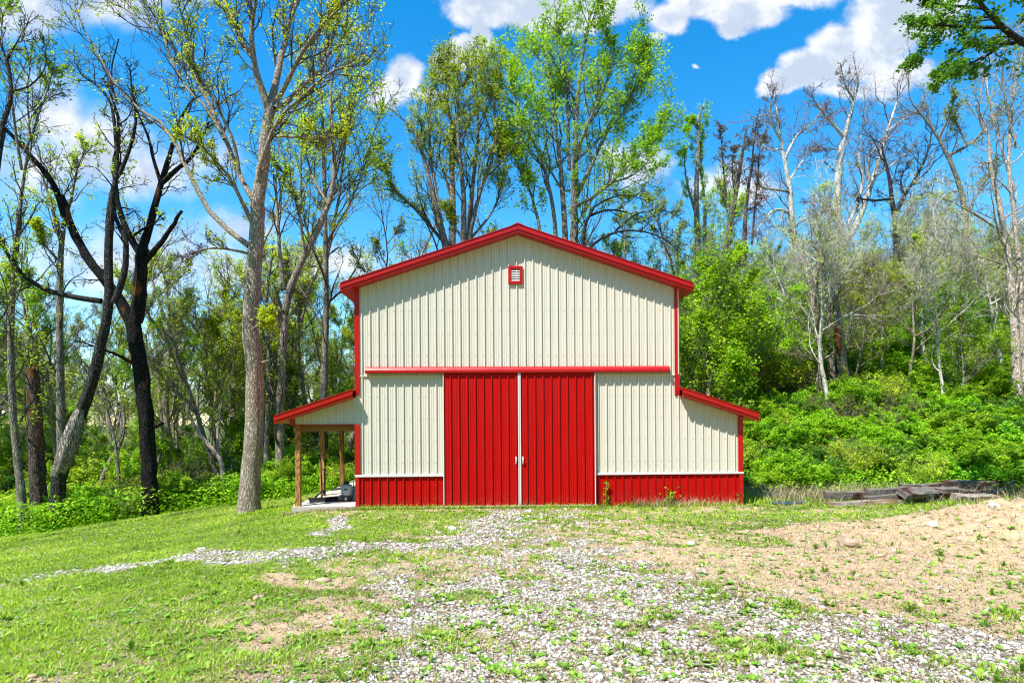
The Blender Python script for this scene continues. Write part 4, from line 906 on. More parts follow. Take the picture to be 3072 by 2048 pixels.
def scar(parent, Y, pts, r, mat, name):
    p, rr_ = resample([W(x / 2.194 + 2000, y / 2.194 + 800, Y) for x, y in pts], r, 18)
    V, F = tubes([(p[None] - np.array(parent.location), rr_[None], 12, .22)]); mk(name, V, [F], mat, parent)
scar(t, 26.42, [(1118, 370), (1122, 430), (1128, 500), (1140, 585)], [.05, .15, .14, .03], M_ROT, 'rotten_hollow')
scar(t, 26.40, [(1150, 590), (1172, 680), (1192, 760), (1205, 830)], [.03, .11, .10, .03], M_RAW, 'bare_wood')
t = make_tree('overhanging_tree', 38, [(np.array([[14.6, 13.5, float(G(14.6, 13.5)) - .2], [14.5, 13.6, 4], [14.3, 13.8, 9], [14.4, 13.6, 14]]), .30, .10, False),
    traced(13.8, 'E', [(2124, 640), (1960, 470), (1760, 290), (1610, 205), (1500, 130), (1412, 35), (1350, -60)], .11, .03, -1), traced(13.8, 'E', [(1610, 205), (1500, 205), (1380, 200), (1280, 250), (1190, 370)], .05, .012, .5),
    traced(13.8, 'E', [(1500, 130), (1350, 130), (1230, 120), (1110, 110)], .045, .01, -.5), traced(13.8, 'E', [(1420, 40), (1300, 30), (1180, 20), (1100, -30)], .04, .01, .5), traced(13.8, 'E', [(1560, 170), (1440, 260), (1350, 300), (1290, 330)], .035, .01, -.6),
    traced(13.8, 'E', [(1700, 250), (1640, 60), (1560, -80)], .05, .012, 0), traced(13.8, 'E', [(1460, 80), (1300, 90), (1160, 190), (1110, 260)], .03, .008, .8)],
    B_DARK, L_DEEP, n1=9, n2=5, n3=3, L1=.22, a1=.6, nleaf=5, lsize=.045, lspread=.05, up=-.02, maxL1=.9, rmin=.005)
tag(t, 'dark green leafy tree limb hanging into the top right corner', 'tree')

# ---- woodland prototypes and their copies
def random_limbs(rng, h, r, nl, spread, lean=.04, low=.35):
    P = np.zeros((7, 3)); P[:, 2] = np.linspace(-.3, h, 7); P[1:, :2] = np.cumsum(rng.normal(size=(6, 2)) * h * lean, axis=0)
    limbs = [(P, r, r * .18)]
    for i in range(nl):
        f = low + (0.9 - low) * (i + rng.random()) / nl; z = f * 6; k = int(z); p0 = P[k] * (1 - z + k) + P[min(k + 1, 6)] * (z - k)
        a = rng.random() * 6.28; L = spread * h * (1.1 - f) * (.7 + .6 * rng.random())
        d = np.array([math.cos(a), math.sin(a), 0]); pts = [p0]
        for j in range(1, 5): pts.append(p0 + d * L * j / 4 + np.array([0, 0, 1]) * L * (.35 * j / 4 + .75 * (j / 4) ** 1.6) + rng.normal(size=3) * .03 * L)
        limbs.append((np.array(pts), r * (1 - f) * .55 + .02, .012))
    return limbs
def proto(name, seed, h, r, nl, spread, b, l, **kw):
    rng = np.random.default_rng(seed)
    lean = kw.pop('lean', .03); low = kw.pop('low', .35)
    return make_tree(name, seed, random_limbs(rng, h, r, nl, spread, lean, low), b, l, origin=(0, 0, 0), sides=8, **kw)
PL = dict(n1=10, n2=5, n3=4, L1=.55, L2=.5, a1=.55, rmin=.008, maxL1=2.2, up=.10)
SLIM = [proto('woodland_tree', 101, 12.5, .12, 9, .24, (B_PALE, B_MTWIG), L_YELLOW, nleaf=4, leaf_keep=.7, lsize=.046, **PL),
        proto('woodland_tree', 102, 11.0, .10, 8, .28, B_PALE, L_GREEN, nleaf=5, leaf_keep=.7, lsize=.046, **PL),
        proto('woodland_tree', 103, 13.5, .14, 10, .22, (B_PALE, B_MTWIG), L_YELLOW, nleaf=3, leaf_keep=.6, lsize=.046, lean=.045, **PL),
        proto('woodland_tree', 104, 9.5, .08, 8, .30, B_PALE, L_YELLOW, nleaf=6, leaf_keep=.75, lsize=.046, **PL),
        proto('woodland_tree', 105, 12.0, .12, 9, .24, B_GREY, L_OLIVE, nleaf=2, leaf_keep=.6, lsize=.05, lean=.05, **PL)]
LEAFY = [proto('understory_tree', 111, 6.2, .09, 11, .42, B_GREY, L_BUSH, nleaf=6, leaf_keep=.72, lsize=.065, lspread=.13, low=.12, n1=9, n2=5, n3=4, L1=.55, rmin=.009),
         proto('understory_tree', 112, 7.5, .11, 12, .36, B_GREY, L_GREEN, nleaf=5, leaf_keep=.72, lsize=.065, lspread=.13, low=.15, n1=9, n2=5, n3=4, L1=.52, rmin=.009)]
BARE = [proto('bare_woodland_tree', 121, 12.5, .13, 10, .30, (B_WHITE, B_WHITE), L_YELLOW, nleaf=2, leaf_keep=.5, lsize=.048, low=.45, wob=.20, n1=9, n2=5, n3=3, L1=.62, L2=.5, rmin=.011),
        proto('bare_woodland_tree', 122, 10.5, .10, 10, .34, (B_PALE, B_PALE), L_YELLOW, nleaf=3, leaf_keep=.5, lsize=.05, wob=.20, n1=10, n2=6, n3=4, L1=.62, L2=.5, rmin=.011)]
FAR = [proto('far_tree', 131, 13, .15, 9, .34, B_GREY, L_GREEN, nleaf=4, lsize=.13, lspread=.28, low=.2, n1=7, n2=4, n3=3, L1=.42, rmin=.02),
       proto('far_tree', 132, 11, .13, 9, .36, B_PALE, L_YELLOW, nleaf=4, lsize=.13, lspread=.28, low=.2, n1=7, n2=4, n3=3, L1=.42, rmin=.02)]
def bush(name, seed, h, w, l, nstem=26, size=.055, nleaf=14, keep=1.0):
    rng = np.random.default_rng(seed)
    root = empty(name)
    a = rng.random(nstem) * 6.28; rr_ = w * .16 * rng.random(nstem)
    base = np.stack([np.cos(a) * rr_, np.sin(a) * rr_, np.full(nstem, -.15)], 1)
    out = np.stack([np.cos(a), np.sin(a), np.zeros(nstem)], 1) * (w * .5 * (.25 + .75 * rng.random(nstem)))[:, None]
    hh = h * (.55 + .45 * rng.random(nstem)); s_ = np.linspace(0, 1, 8)
    P = base[:, None] + out[:, None] * (s_ ** 1.3)[None, :, None] + np.array([0, 0, 1]) * (hh[:, None] * np.sin(s_ * 1.45)[None])[..., None]
    P += rng.normal(size=P.shape) * .03 * s_[None, :, None]
    R = np.full((nstem, 8), .011) * (1 - .6 * s_)
    P1, R1, L1 = spawn(rng, P, R, 7, h * .38, .2, 1, .8, .25, -.02, 5, .7, .005)
    P2, R2, L2 = spawn(rng, P1, R1, 4, L1 * .5, .1, 1, .8, .25, -.02, 4, .7, .004)
    V, F = tubes([(P, R, 4), (P1, R1, 3), (P2, R2, 3)]); mk('stems', V, [F], B_GREY, root)
    c = on_twigs(rng, P2, nleaf, .05, 0.0)
    V, F, t_ = leaves(rng, c, size, .9, .55, clump_tone(rng, c, .5, .6)); mk('foliage', V, [F], l, root, tone=t_)
    return root
BUSH = [bush('shrub', 141, 1.7, 2.4, L_BUSH), bush('shrub', 142, 1.3, 2.0, L_BUSH, 22, .05, 13), bush('shrub', 143, 2.3, 2.4, L_GREEN, 26, .06, 12), bush('shrub', 144, 1.5, 2.2, L_DEEP, 24, .05, 10), bush('shrub', 145, 1.9, 2.6, L_YELLOW, 26, .045, 7), bush('shrub', 146, 2.0, 2.6, L_OLIVE, 26, .035, 2)]
USED = set()
def place(protos, i, x, y, s, rz, label, cat, group, sz=1.0, tilt=0.0, z=None):
    p = protos[i % len(protos)]
    o = p if p.name not in USED else copy_tree(p)
    USED.add(p.name)
    if label in SEEN.setdefault(group, {}):
        for extra in (', taller one', ', shorter one', ', leaning one', ', rearmost one'):
            l2 = label + extra
            if l2 not in SEEN[group] and extra == (', taller one' if s > SEEN[group][label] else ', shorter one') and len(l2.split()) <= 16: label = l2; break
    SEEN[group].setdefault(label, s)
    o.location = (float(x), float(y), float(G(x, y)) - .03 if z is None else z); o.scale = (s, s, s * sz); o.rotation_euler = (tilt * math.cos(rz), tilt * math.sin(rz), rz)
    tag(o, label, cat, group); return o
R_ = random.Random(77)
def zone(x, y):
    px = CX + F_PX * x / y
    for lim, name in ((75, 'at the far left edge'), (230, 'between the snag and leaning tree'), (400, 'between the leaning and charred trees'), (560, 'just right of the charred tree'),
                      (725, 'left of the big pale ash'), (830, 'just right of the big pale ash'), (1070, 'behind the porch'), (1540, 'behind the left roof slope'), (2060, 'behind the right roof slope'),
                      (2300, 'just right of the barn roof'), (2480, 'left of the decayed trunk'), (2700, 'below the white sycamores'), (2900, 'left of the snapped buff trunk')):
        if px < lim: return name
    return 'at the right edge'
def deep(y, a, b): return 'front' if y < a else 'middle' if y < b else 'back'
SEEN = {}
def scatter(n, f, mind, tries=4000):
    pts = []
    for _ in range(tries):
        if len(pts) >= n: break
        p = f()
        if p is None: continue
        if all((p[0] - q[0]) ** 2 + (p[1] - q[1]) ** 2 > mind(p) ** 2 for q in pts): pts.append(p)
    return pts
def fw():
    y = 24.5 + 34 * R_.random() ** 1.15; x = R_.uniform(-.95 * y - 2, .15 * y)
    if y < edge(x) + 1.2 or (x > -6.8 and y < 27.5): return None
    return x, y
for k, (x, y) in enumerate(scatter(118, fw, lambda p: 1.0 + (p[1] - 24) * .035)):
    place(SLIM, k, x, y, R_.uniform(.72, 1.12) * (1.0 if x < -7 else .72), R_.uniform(0, 6.28), '%s tree in the %s rows, %s' % (('slim grey', 'pale thin', 'slender swaying', 'short pale', 'dark-barked')[k % 5], deep(y, 31, 43), zone(x, y)), 'tree', 'slim trees of the wood behind the lawn', tilt=R_.uniform(0, .09))
def fl():
    y = 24 + 26 * R_.random() ** 1.4; x = R_.uniform(-.9 * y - 2, .12 * y)
    if y < edge(x) + 1.2 or (x > -6.8 and y < 29): return None
    return x, y
for k, (x, y) in enumerate(scatter(28, fl, lambda p: 2.2)):
    place(LEAFY, k, x, y, R_.uniform(.35, .8), R_.uniform(0, 6.28), 'low bushy green tree, %s rows, %s' % (deep(y, 33, 42), zone(x, y)), 'tree', 'understory trees behind the lawn')
def ff():
    y = 58 + 50 * R_.random(); x = R_.uniform(-.95 * y, .95 * y); return (x, y) if x > 0 or R_.random() < .5 else None
for k, (x, y) in enumerate(scatter(66, ff, lambda p: 3.2)):
    place(FAR, k, x, y, R_.uniform(.55, .85) * (0.75 if x > 5 else 1.0), R_.uniform(0, 6.28), 'distant %s tree far back in the wood, %s' % (('green', 'yellow-green')[k % 2], zone(x, y)), 'tree', 'distant trees at the back of the wood')
for k, (px, y, s) in enumerate([(1075, 34, 1.1), (1130, 37, 1.15), (1180, 33, .95), (1240, 38, 1.2), (1300, 41, 1.15), (1420, 39, 1.1), (1480, 43, 1.2), (1560, 38, 1.0), (1820, 39, 1.0), (1880, 35, .95), (1930, 42, 1.15), (1990, 37, 1.0), (2040, 34, .95), (2110, 40, 1.1), (2180, 43, 1.1)]):
    place(SLIM, k + 1, (px - CX) / F_PX * y, y, s, k * 2.1, '%s tree showing above the barn, %s' % (('pale thin', 'slender swaying', 'short pale', 'grey', 'slim grey')[k % 5], zone((px - CX) / F_PX * y, y)), 'tree', 'trees showing above the barn roof')
for k, (px, y, s) in enumerate([(1190, 36, 1.35), (1260, 34, 1.25), (1130, 40, 1.3), (1440, 38, 1.4), (1540, 36, 1.45), (1900, 38, 1.1)]):
    place(LEAFY, k, (px - CX) / F_PX * y, y, s, k * 1.3, '%s bright green bushy tree whose top shows above the barn roof' % ('', 'third', 'leftmost', 'fourth', 'fifth', 'rightmost')[k] if k else 'second bright green bushy tree whose top shows above the barn roof', 'tree', 'bushy trees above the barn roof')
# hill on the right
def fh():
    y = 24.5 + 32 * R_.random(); x = R_.uniform(.30 * y, .95 * y + 2)
    if (y < 26 and x < 9) or (x / y < .50 and y < 34): return None
    return x, y
for k, (x, y) in enumerate(scatter(74, fh, lambda p: 1.5)):
    place(BARE, k, x, y, R_.uniform(.55, .85), R_.uniform(0, 6.28), '%s bare hillside tree, %s rows, %s' % (('white thin', 'pale twiggy')[k % 2], deep(y, 32, 44), zone(x, y)), 'tree', 'pale bare trees on the hillside', tilt=R_.uniform(0, .12))
for k, (x, y) in enumerate(scatter(16, fh, lambda p: 2.6)):
    place(LEAFY, k, x, y, R_.uniform(.5, .85), R_.uniform(0, 6.28), 'low %s green hillside tree, %s rows, %s' % (('bright', 'mid')[k % 2], deep(y, 32, 44), zone(x, y)), 'tree', 'understory trees on the hillside')
YT = [(8.6, 26.0, 1.0), (10.4, 27.0, 1.0), (12.2, 28.4, .85), (9.6, 29.5, 1.1), (11.5, 31, .9), (7.6, 29, .9), (17.2, 33, .8), (20.5, 33.5, .85), (23.5, 33, .8)]
for k, (x, y, s) in enumerate(YT):
    place(LEAFY, k, x, y, s, k * 1.7, ('first', 'second', 'third', 'fourth', 'fifth', 'sixth', 'seventh', 'eighth', 'ninth', 'tenth')[sorted(YT, key=lambda q: q[0] / q[1]).index((x, y, s))] + ' dense bright green young tree rightwards from the barn wall', 'tree', 'dense young trees beside the barn')
# shrubs: left wood edge, behind the barn, the right bank
def fs():
    x = R_.uniform(-24, -5.2); y = edge(x) + 8.0 * R_.random() ** 1.5
    return (x, y)
for k, (x, y) in enumerate(scatter(84, fs, lambda p: 1.05)):
    d_ = y - edge(x)
    place(BUSH, k, x, y, R_.uniform(.42, .72) + .11 * d_, R_.uniform(0, 6.28), '%s undergrowth shrub, %s rows, %s' % (('bright green', 'small green', 'tall green', 'deep green', 'yellow-green', 'twiggy half-bare')[k % 6], deep(d_, 1.3, 3.5), zone(x, y)), 'shrub', 'undergrowth shrubs along the lawn', sz=R_.uniform(.75, 1.1))
def fb():
    x = R_.uniform(7.0, 24); y = 19.6 - .13 * (x - 8) + 9.5 * R_.random()
    if x < 8.2 and y < 20.5: return None
    if abs(x - 11.4) < 1.3 and y < 20.4: return None
    return x, y
for k, (x, y) in enumerate(scatter(120, fb, lambda p: 1.0)):
    d_ = y - (19.6 - .13 * (x - 8))
    place(BUSH, k + (k // 7), x, y, R_.uniform(.55, .8) + .03 * min(d_, 6), R_.uniform(0, 6.28), '%s shrub %s the bank, %s' % (('bright green', 'small green', 'tall green', 'deep green', 'yellow-green', 'twiggy half-bare')[(k + k // 7) % 6], ('at the foot of', 'low on', 'halfway up', 'high on')[int(min(3, d_ // 2.4))], zone(x, y)), 'shrub', 'shrubs covering the bank', sz=R_.uniform(.7, 1.0))
def fu():
    y = 28 + 24 * R_.random(); x = R_.uniform(.33 * y, .92 * y); return x, y
for k, (x, y) in enumerate(scatter(70, fu, lambda p: 1.7)):
    place(BUSH, k, x, y, R_.uniform(1.0, 1.6), R_.uniform(0, 6.28), '%s shrub under the hillside trees, %s, %s' % (('bright green', 'small green', 'tall green', 'deep green', 'yellow-green', 'twiggy half-bare')[k % 6], deep(y, 36, 44), zone(x, y)), 'shrub', 'shrubs under the hillside trees')
for p in SLIM + LEAFY + BARE + FAR + BUSH: assert p.name in USED

# ------------------------------------------------------------------ ground cover
rng = np.random.default_rng(4)
def gpoints(n, ymin=2.6, ymax=27.0, xr=1.0, seed=0):
    r = np.random.default_rng(seed)
    y = np.exp(r.uniform(np.log(ymin), np.log(ymax), n)); x = r.uniform(-1, 1, n) * (xr * y + .8)
    return x, y
def in_barn(x, y): return (x > -6.35) & (x < 6.75) & (y > 16.88) & (y < 24.7)
def blades(x, y, h, w, nb, lean, mat, name, kind_label=None, seed=1, spread=.03, tone_off=0.0, curl=.5):
    """tufts of bent grass blades at x, y (h, w arrays per tuft)"""
    r = np.random.default_rng(seed); N = len(x); z = G(x, y)
    cx = np.repeat(x, nb) + r.normal(size=N * nb) * np.repeat(spread + h * .25, nb); cy = np.repeat(y, nb) + r.normal(size=N * nb) * np.repeat(spread + h * .25, nb); cz = np.repeat(z, nb) - .008
    H = np.repeat(h, nb) * (.5 + .8 * r.random(N * nb)); Wd = np.repeat(w, nb) * (.7 + .6 * r.random(N * nb))
    a = r.random(N * nb) * 6.283; ln = lean * (.3 + r.random(N * nb))
    dx, dy = np.cos(a) * ln * H, np.sin(a) * ln * H; b = a + 1.57 + r.normal(size=N * nb) * .6; bx, by = np.cos(b) * Wd / 2, np.sin(b) * Wd / 2
    V = np.stack([np.stack([cx - bx, cy - by, cz], 1), np.stack([cx + bx, cy + by, cz], 1),
                  np.stack([cx + dx * curl + bx * .9, cy + dy * curl + by * .9, cz + H * .6], 1), np.stack([cx + dx * curl - bx * .9, cy + dy * curl - by * .9, cz + H * .6], 1),
                  np.stack([cx + dx * 1.25, cy + dy * 1.25, cz + H], 1)], 1).reshape(-1, 3)
    i = np.arange(N * nb)[:, None] * 5
    t = np.clip(np.repeat(fbm(x * .7, y * .7, 91, 3), nb) * 1.0 + r.normal(size=N * nb) * .2 + tone_off, 0, 1)
    o = mk(name, V, [i + np.array([[0, 1, 2, 3]]), i + np.array([[3, 2, 4]])], mat, tone=np.repeat(t, 5))
    tag(o, kind='stuff'); return o
x, y = gpoints(190000, seed=21); gr_, di_, wo_ = masks(x, y)
r_ = rng.random(len(x)); lawn = sst(-x + (y - 12) * .12, 0.5, 4.0)
keep = (r_ < np.clip((1 - gr_ * .95) * (1 - sst(di_, .1, .75) * .96) * (0.62 + .38 * lawn), .03, 1)) & ~in_barn(x, y) & (wo_ < .6)
x, y, lw = x[keep], y[keep], lawn[keep]
h = (.014 + .034 * fbm(x * 1.3, y * 1.3, 3) ** 1.5 + .0010 * y) * (1 + .25 * (1 - lw)); w = .0035 + .0009 * y
g1 = blades(x, y, h, w, 4, .9, L_GRASS, 'grass', seed=31)
# dry straw-coloured blades among the grass
x, y = gpoints(60000, seed=22); gr_, di_, wo_ = masks(x, y); lawn = sst(-x + (y - 12) * .12, 0.5, 4.5)
keep = (rng.random(len(x)) < (1 - .80 * lawn) * (1 - .6 * di_) * (1 - .4 * gr_)) & ~in_barn(x, y) & (wo_ < .6); x, y = x[keep], y[keep]
blades(x, y, .028 + .0012 * y, .004 + .0009 * y, 3, 1.9, L_DRY, 'dry_grass', seed=32, curl=.6)
# broad-leaved weeds
def rosettes(n, seed, name, mat, nb=7, dens=None, hs=(.035, .07), up=.7, wr=(.16, .30)):
    x, y = gpoints(n, 2.6, 20, seed=seed); gr_, di_, wo_ = masks(x, y)
    r = np.random.default_rng(seed + 5); keep = (r.random(n) < dens(x, y, gr_, di_)) & ~in_barn(x, y) & (wo_ < .5); x, y = x[keep], y[keep]; N = len(x)
    L = np.repeat(r.uniform(hs[0], hs[1], N) * (1 + .02 * y), nb); a = r.random(N * nb) * 6.283; e = r.uniform(.25, 1.0, N * nb) * up
    c = np.stack([np.repeat(x, nb), np.repeat(y, nb), np.repeat(G(x, y), nb) - .004], 1)
    d = np.stack([np.cos(a) * np.cos(e), np.sin(a) * np.cos(e), np.sin(e)], 1); s = np.stack([-np.sin(a), np.cos(a), np.zeros_like(a)], 1)
    wd = (L * r.uniform(wr[0], wr[1], N * nb))[:, None]; L = L[:, None]; zz = np.array([0, 0, 1.])
    V = np.stack([c, c + d * L * .45 + s * wd + zz * L * .12, c + d * L * .8 + s * wd * .75 + zz * L * .05, c + d * L * 1.05 - zz * L * .08, c + d * L * .8 - s * wd * .75 + zz * L * .05, c + d * L * .45 - s * wd + zz * L * .12, c + d * L * .5 + zz * L * .04], 1).reshape(-1, 3)
    i = np.arange(N * nb)[:, None] * 7
    F = np.concatenate([i + np.array([[0, 1, 6]]), i + np.array([[0, 6, 5]])]); Q = np.concatenate([i + np.array([[1, 2, 3, 6]]), i + np.array([[6, 3, 4, 5]])])
    t = np.clip(np.repeat(r.random(N), nb) * .7 + r.normal(size=N * nb) * .15 + .2, 0, 1)
    o = mk(name, V, [F, Q], mat, tone=np.repeat(t, 7)); tag(o, kind='stuff')
rosettes(20000, 51, 'broadleaf_weeds', L_WEED, dens=lambda x, y, g_, d_: (.10 + .45 * sst(x, -5, 1)) * (1 - .35 * g_) * (1 - .72 * d_))
rosettes(5200, 52, 'tall_weeds', L_WEED, nb=8, hs=(.05, .105), up=1.45, wr=(.09, .17), dens=lambda x, y, g_, d_: (.06 + sst(x, 0, 5) * .38) * (1 - .8 * sst(d_, .2, .8)) * (.2 + 1.6 * sst(fbm(x * 1.1, y * 1.1, 33), .45, .65)))
rosettes(16000, 53, 'clover', L_WEED, nb=4, hs=(.022, .04), up=.9, dens=lambda x, y, g_, d_: .6 * (1 - .6 * g_) * (1 - .75 * d_))
x, y = gpoints(26000, 2.6, 15, seed=23); gr_, di_, wo_ = masks(x, y); keep = (rng.random(len(x)) < sst(x, -3.5, 1) * .75 * (1 - .75 * sst(di_, .3, .8))) & ~in_barn(x, y) & (wo_ < .5); x, y = x[keep], y[keep]
blades(x, y, .035 + .05 * rng.random(len(x)) ** 2, .003 + .0006 * y, 2, .45, L_BUD, 'weed_stalks', seed=33, curl=.5)
# fallen leaves and straw scraps lying flat
x, y = gpoints(30000, 2.6, 19, seed=61); gr_, di_, wo_ = masks(x, y); lawn = sst(-x, 0.5, 6)
keep = (rng.random(len(x)) < (.65 - .58 * lawn) * (1 - .35 * di_)) & ~in_barn(x, y); x, y = x[keep], y[keep]
V, F, t = leaves(rng, np.stack([x, y, G(x, y) + .014], 1), .010 + .0012 * y.mean() + 0 * x, 2.2, .5); tag(mk('leaf_litter', V, [F], L_DRY, tone=t), kind='stuff')
# violets in the lawn at the lower left
x, y = gpoints(16000, 2.8, 13, seed=62)
d_ = np.maximum(strip(x, y, S_A[:5], .5, .9), .30 * sst(-x - y * .62, -.6, 1.0)) * fbm(x * 2, y * 2, 19); keep = rng.random(len(x)) < d_ * .8; x, y = x[keep], y[keep]
V, F, t = leaves(rng, np.stack([x, y, G(x, y) + .05], 1) + rng.normal(size=(len(x), 3)) * .012, .010, 1.2, .8); tag(mk('violets', V, [F], L_VIOLET, tone=t), kind='stuff')
# crushed limestone
M_STONE = None
def stone_mat():
    m_, q = material('limestone'); v_ = ocoord(q); t = attr(q, 'tone')
    c = q.ramp(t, [(0.0, (0.26, 0.22, 0.18)), (0.3, (0.44, 0.41, 0.36)), (1.0, (0.74, 0.72, 0.69))]); n_ = q.noise(v_, 90, 4, .6)
    c = q.mix(q.m('MULTIPLY', q.mapr(n_, .45, .7), .3), c, (0.42, 0.36, 0.29))
    return finish(m_, q, c, .9, 0, .15, n_, .4, .004)
M_STONE = stone_mat()
phi = (1 + 5 ** .5) / 2
ICO = nrm(np.array([(-1, phi, 0), (1, phi, 0), (-1, -phi, 0), (1, -phi, 0), (0, -1, phi), (0, 1, phi), (0, -1, -phi), (0, 1, -phi), (phi, 0, -1), (phi, 0, 1), (-phi, 0, -1), (-phi, 0, 1)], float))
ICOF = np.array([(0, 11, 5), (0, 5, 1), (0, 1, 7), (0, 7, 10), (0, 10, 11), (1, 5, 9), (5, 11, 4), (11, 10, 2), (10, 7, 6), (7, 1, 8), (3, 9, 4), (3, 4, 2), (3, 2, 6), (3, 6, 8), (3, 8, 9), (4, 9, 5), (2, 4, 11), (6, 2, 10), (8, 6, 7), (9, 8, 1)])
def stones(x, y, size, name, mat, seed, flat=.55, sink=.25):
    r = np.random.default_rng(seed); N = len(x)
    V = ICO[None] * (1 + r.normal(size=(N, 12, 1)) * .20); sc = np.stack([r.uniform(.7, 1.3, N), r.uniform(.6, 1.1, N), r.uniform(.6, 1.2, N) * flat], 1) * size[:, None]
    V = V * sc[:, None]; a = r.random(N) * 6.283; tl = r.normal(size=N) * .35
    c, s = np.cos(a)[:, None], np.sin(a)[:, None]; ct, st = np.cos(tl)[:, None], np.sin(tl)[:, None]
    X, Y_, Z = V[..., 0], V[..., 1] * ct - V[..., 2] * st, V[..., 1] * st + V[..., 2] * ct
    V = np.stack([X * c - Y_ * s + x[:, None], X * s + Y_ * c + y[:, None], Z + (G(x, y) + size * flat * sink)[:, None]], -1).reshape(-1, 3)
    F = (ICOF[None] + (np.arange(N) * 12)[:, None, None]).reshape(-1, 3)
    o = mk(name, V, [F], mat, tone=np.repeat(r.random(N), 12)); return o
x, y = gpoints(120000, 2.6, 17, seed=71); gr_, di_, wo_ = masks(x, y); keep = (rng.random(len(x)) < gr_ ** 1.3 * .75 + .035 * (x > -2) * (y < 14)) & ~in_barn(x, y); x, y = x[keep], y[keep]
tag(stones(x, y, (.0070 + .0012 * y) * np.minimum(np.exp(rng.normal(size=len(x)) * .45), 2.2), 'gravel', M_STONE, 72), kind='stuff')
M_CLOD = plain('soil_clod', (0.50, 0.36, 0.23), .95, 0, 30, .5, .6)
x, y = gpoints(42000, 3, 17, seed=75); gr_, di_, wo_ = masks(x, y); keep = (rng.random(len(x)) < di_ * .30) & ~in_barn(x, y); x, y = x[keep], y[keep]
tag(stones(x, y, (.006 + .0011 * y) * np.exp(rng.normal(size=len(x)) * .5), 'soil_clods', M_CLOD, 76), kind='stuff')
# wood-floor herbs
def herbs(n, seed, f, name, mat, hmax, size):
    r = np.random.default_rng(seed); x, y = f(r, n); z = G(x, y) + hmax * r.random(len(x)) ** 1.6 * (.4 + 1.2 * fbm(x * .9, y * .9, 23))
    c = np.stack([x, y, z], 1); V, F, t = leaves(r, c, size, 1.0, .55, clump_tone(r, c, .6, .6)); tag(mk(name, V, [F], mat, tone=t), kind='stuff')
def f1(r, n):
    x = r.uniform(-26, 5, n); y = edge(x) - .9 + 16 * r.random(n) ** 1.5; k = ~in_barn(x, y) & ((x < -6.6) | (y > 25.5)); return x[k], y[k]
def f2(r, n):
    x = r.uniform(6.9, 30, n); x = x * (1 + .5 * r.random(n)); y = 19.2 - .16 * (np.minimum(x, 30) - 8) + 26 * r.random(n) ** 1.3; k = masks(x, y)[1] < .3; return x[k], y[k]
herbs(130000, 81, f1, 'undergrowth', L_BUSH, .9, .055)
herbs(150000, 82, f2, 'bank_undergrowth', L_BUSH, .60, .06)
x = rng.uniform(6.7, 15, 5200); y = 18.9 - .12 * (x - 8) + rng.normal(size=5200) * .9; k = (y > 15.6) & ((x < 8.8) | (y > 17.9) | (rng.random(5200) < .5)) & ~in_barn(x, y) & (masks(x, y)[1] < .7); x, y = x[k], y[k]
blades(x, y, rng.uniform(.08, .20, len(x)), np.full(len(x), .018), 3, .7, L_GRASS, 'bank_grass', seed=35)
x = rng.uniform(7.5, 16, 1500); y = 18.2 - .10 * (x - 8) + rng.normal(size=1500) * .7; k = ~in_barn(x, y) & ((x < 9) | (y > 17.8) | (rng.random(1500) < .25)); x, y = x[k], y[k]
blades(x, y, rng.uniform(.2, .5, len(x)), np.full(len(x), .012), 3, .8, L_DRY, 'dead_stalks', seed=36)

# ------------------------------------------------------------------ things
def at(px, py, Y): return W(px, py, Y)
# weathered timbers lying in a pile
def timber(name, a, b, w, h, mat, label, roll=0.0, ends=.04, cat='timber', group=None, seed=0):
    r = random.Random(seed); a = Vector([float(q) for q in a]); b = Vector([float(q) for q in b]); L = (b - a).length
    n = 14; V = []; F = []
    for i in range(n + 1):
        x_ = -L / 2 + L * i / n; e = 1 - (ends * 4 * r.random() if i in (0, n) else 0)
        for (yy, zz) in ((-.5, -.5), (0, -.53), (.5, -.5), (.53, 0), (.5, .5), (0, .53), (-.5, .5), (-.53, 0)):
            V.append((x_ + r.uniform(-.015, .015), yy * w * e * (1 + r.uniform(-.09, .09)), zz * h * e * (1 + r.uniform(-.11, .11)) + .02 * math.sin(i * .5 + seed)))
    for i in range(n):
        for j in range(8): F.append((i * 8 + j, i * 8 + (j + 1) % 8, (i + 1) * 8 + (j + 1) % 8, (i + 1) * 8 + j))
    F += [tuple(range(7, -1, -1)), tuple(range(n * 8, n * 8 + 8))]
    mb = MB(); mb.add(V, F); o = mb.build(name, mat)
    o.location = (a + b) / 2; d = (b - a).normalized()
    o.rotation_mode = 'QUATERNION'; from mathutils import Quaternion
    o.rotation_quaternion = d.to_track_quat('X', 'Z') @ Quaternion((1, 0, 0), roll)
    return tag(o, label, cat, group)
def gz(px, Y, dz): p = W(px, 1400, Y); return (p[0], Y, float(G(p[0], Y)) + dz)
timber('timber', gz(2478, 17.1, .22), gz(2640, 17.5, .24), .24, .20, M_TIE, 'leftmost grey end of the old timber pile, topmost at its left side', seed=1)
timber('timber', gz(2600, 17.2, .26), gz(2760, 17.6, .28), .24, .22, M_TIE, 'short blunt grey timber lying over the left part of the pile', seed=2)
timber('timber', gz(2480, 16.7, .02), gz(2720, 16.9, .05), .24, .17, M_LOG, 'pale half-buried log lying lowest in front of the timber pile', seed=3)
timber('timber', gz(2590, 16.9, .13), gz(2790, 17.1, .16), .26, .2, M_TIE, 'dark brown timber in the middle of the pile, above the pale log', seed=4)
timber('timber', gz(2705, 16.7, .32), gz(2880, 17.8, .20), .36, .16, M_TIE, 'wide plank-like timber tilted forward at the centre of the pile, red-brown on top', .5, seed=5)
timber('timber', gz(2790, 17.4, .28), gz(2990, 17.9, .10), .26, .22, M_TIE, 'long dark timber sloping down to the right in the pile', .2, seed=6)
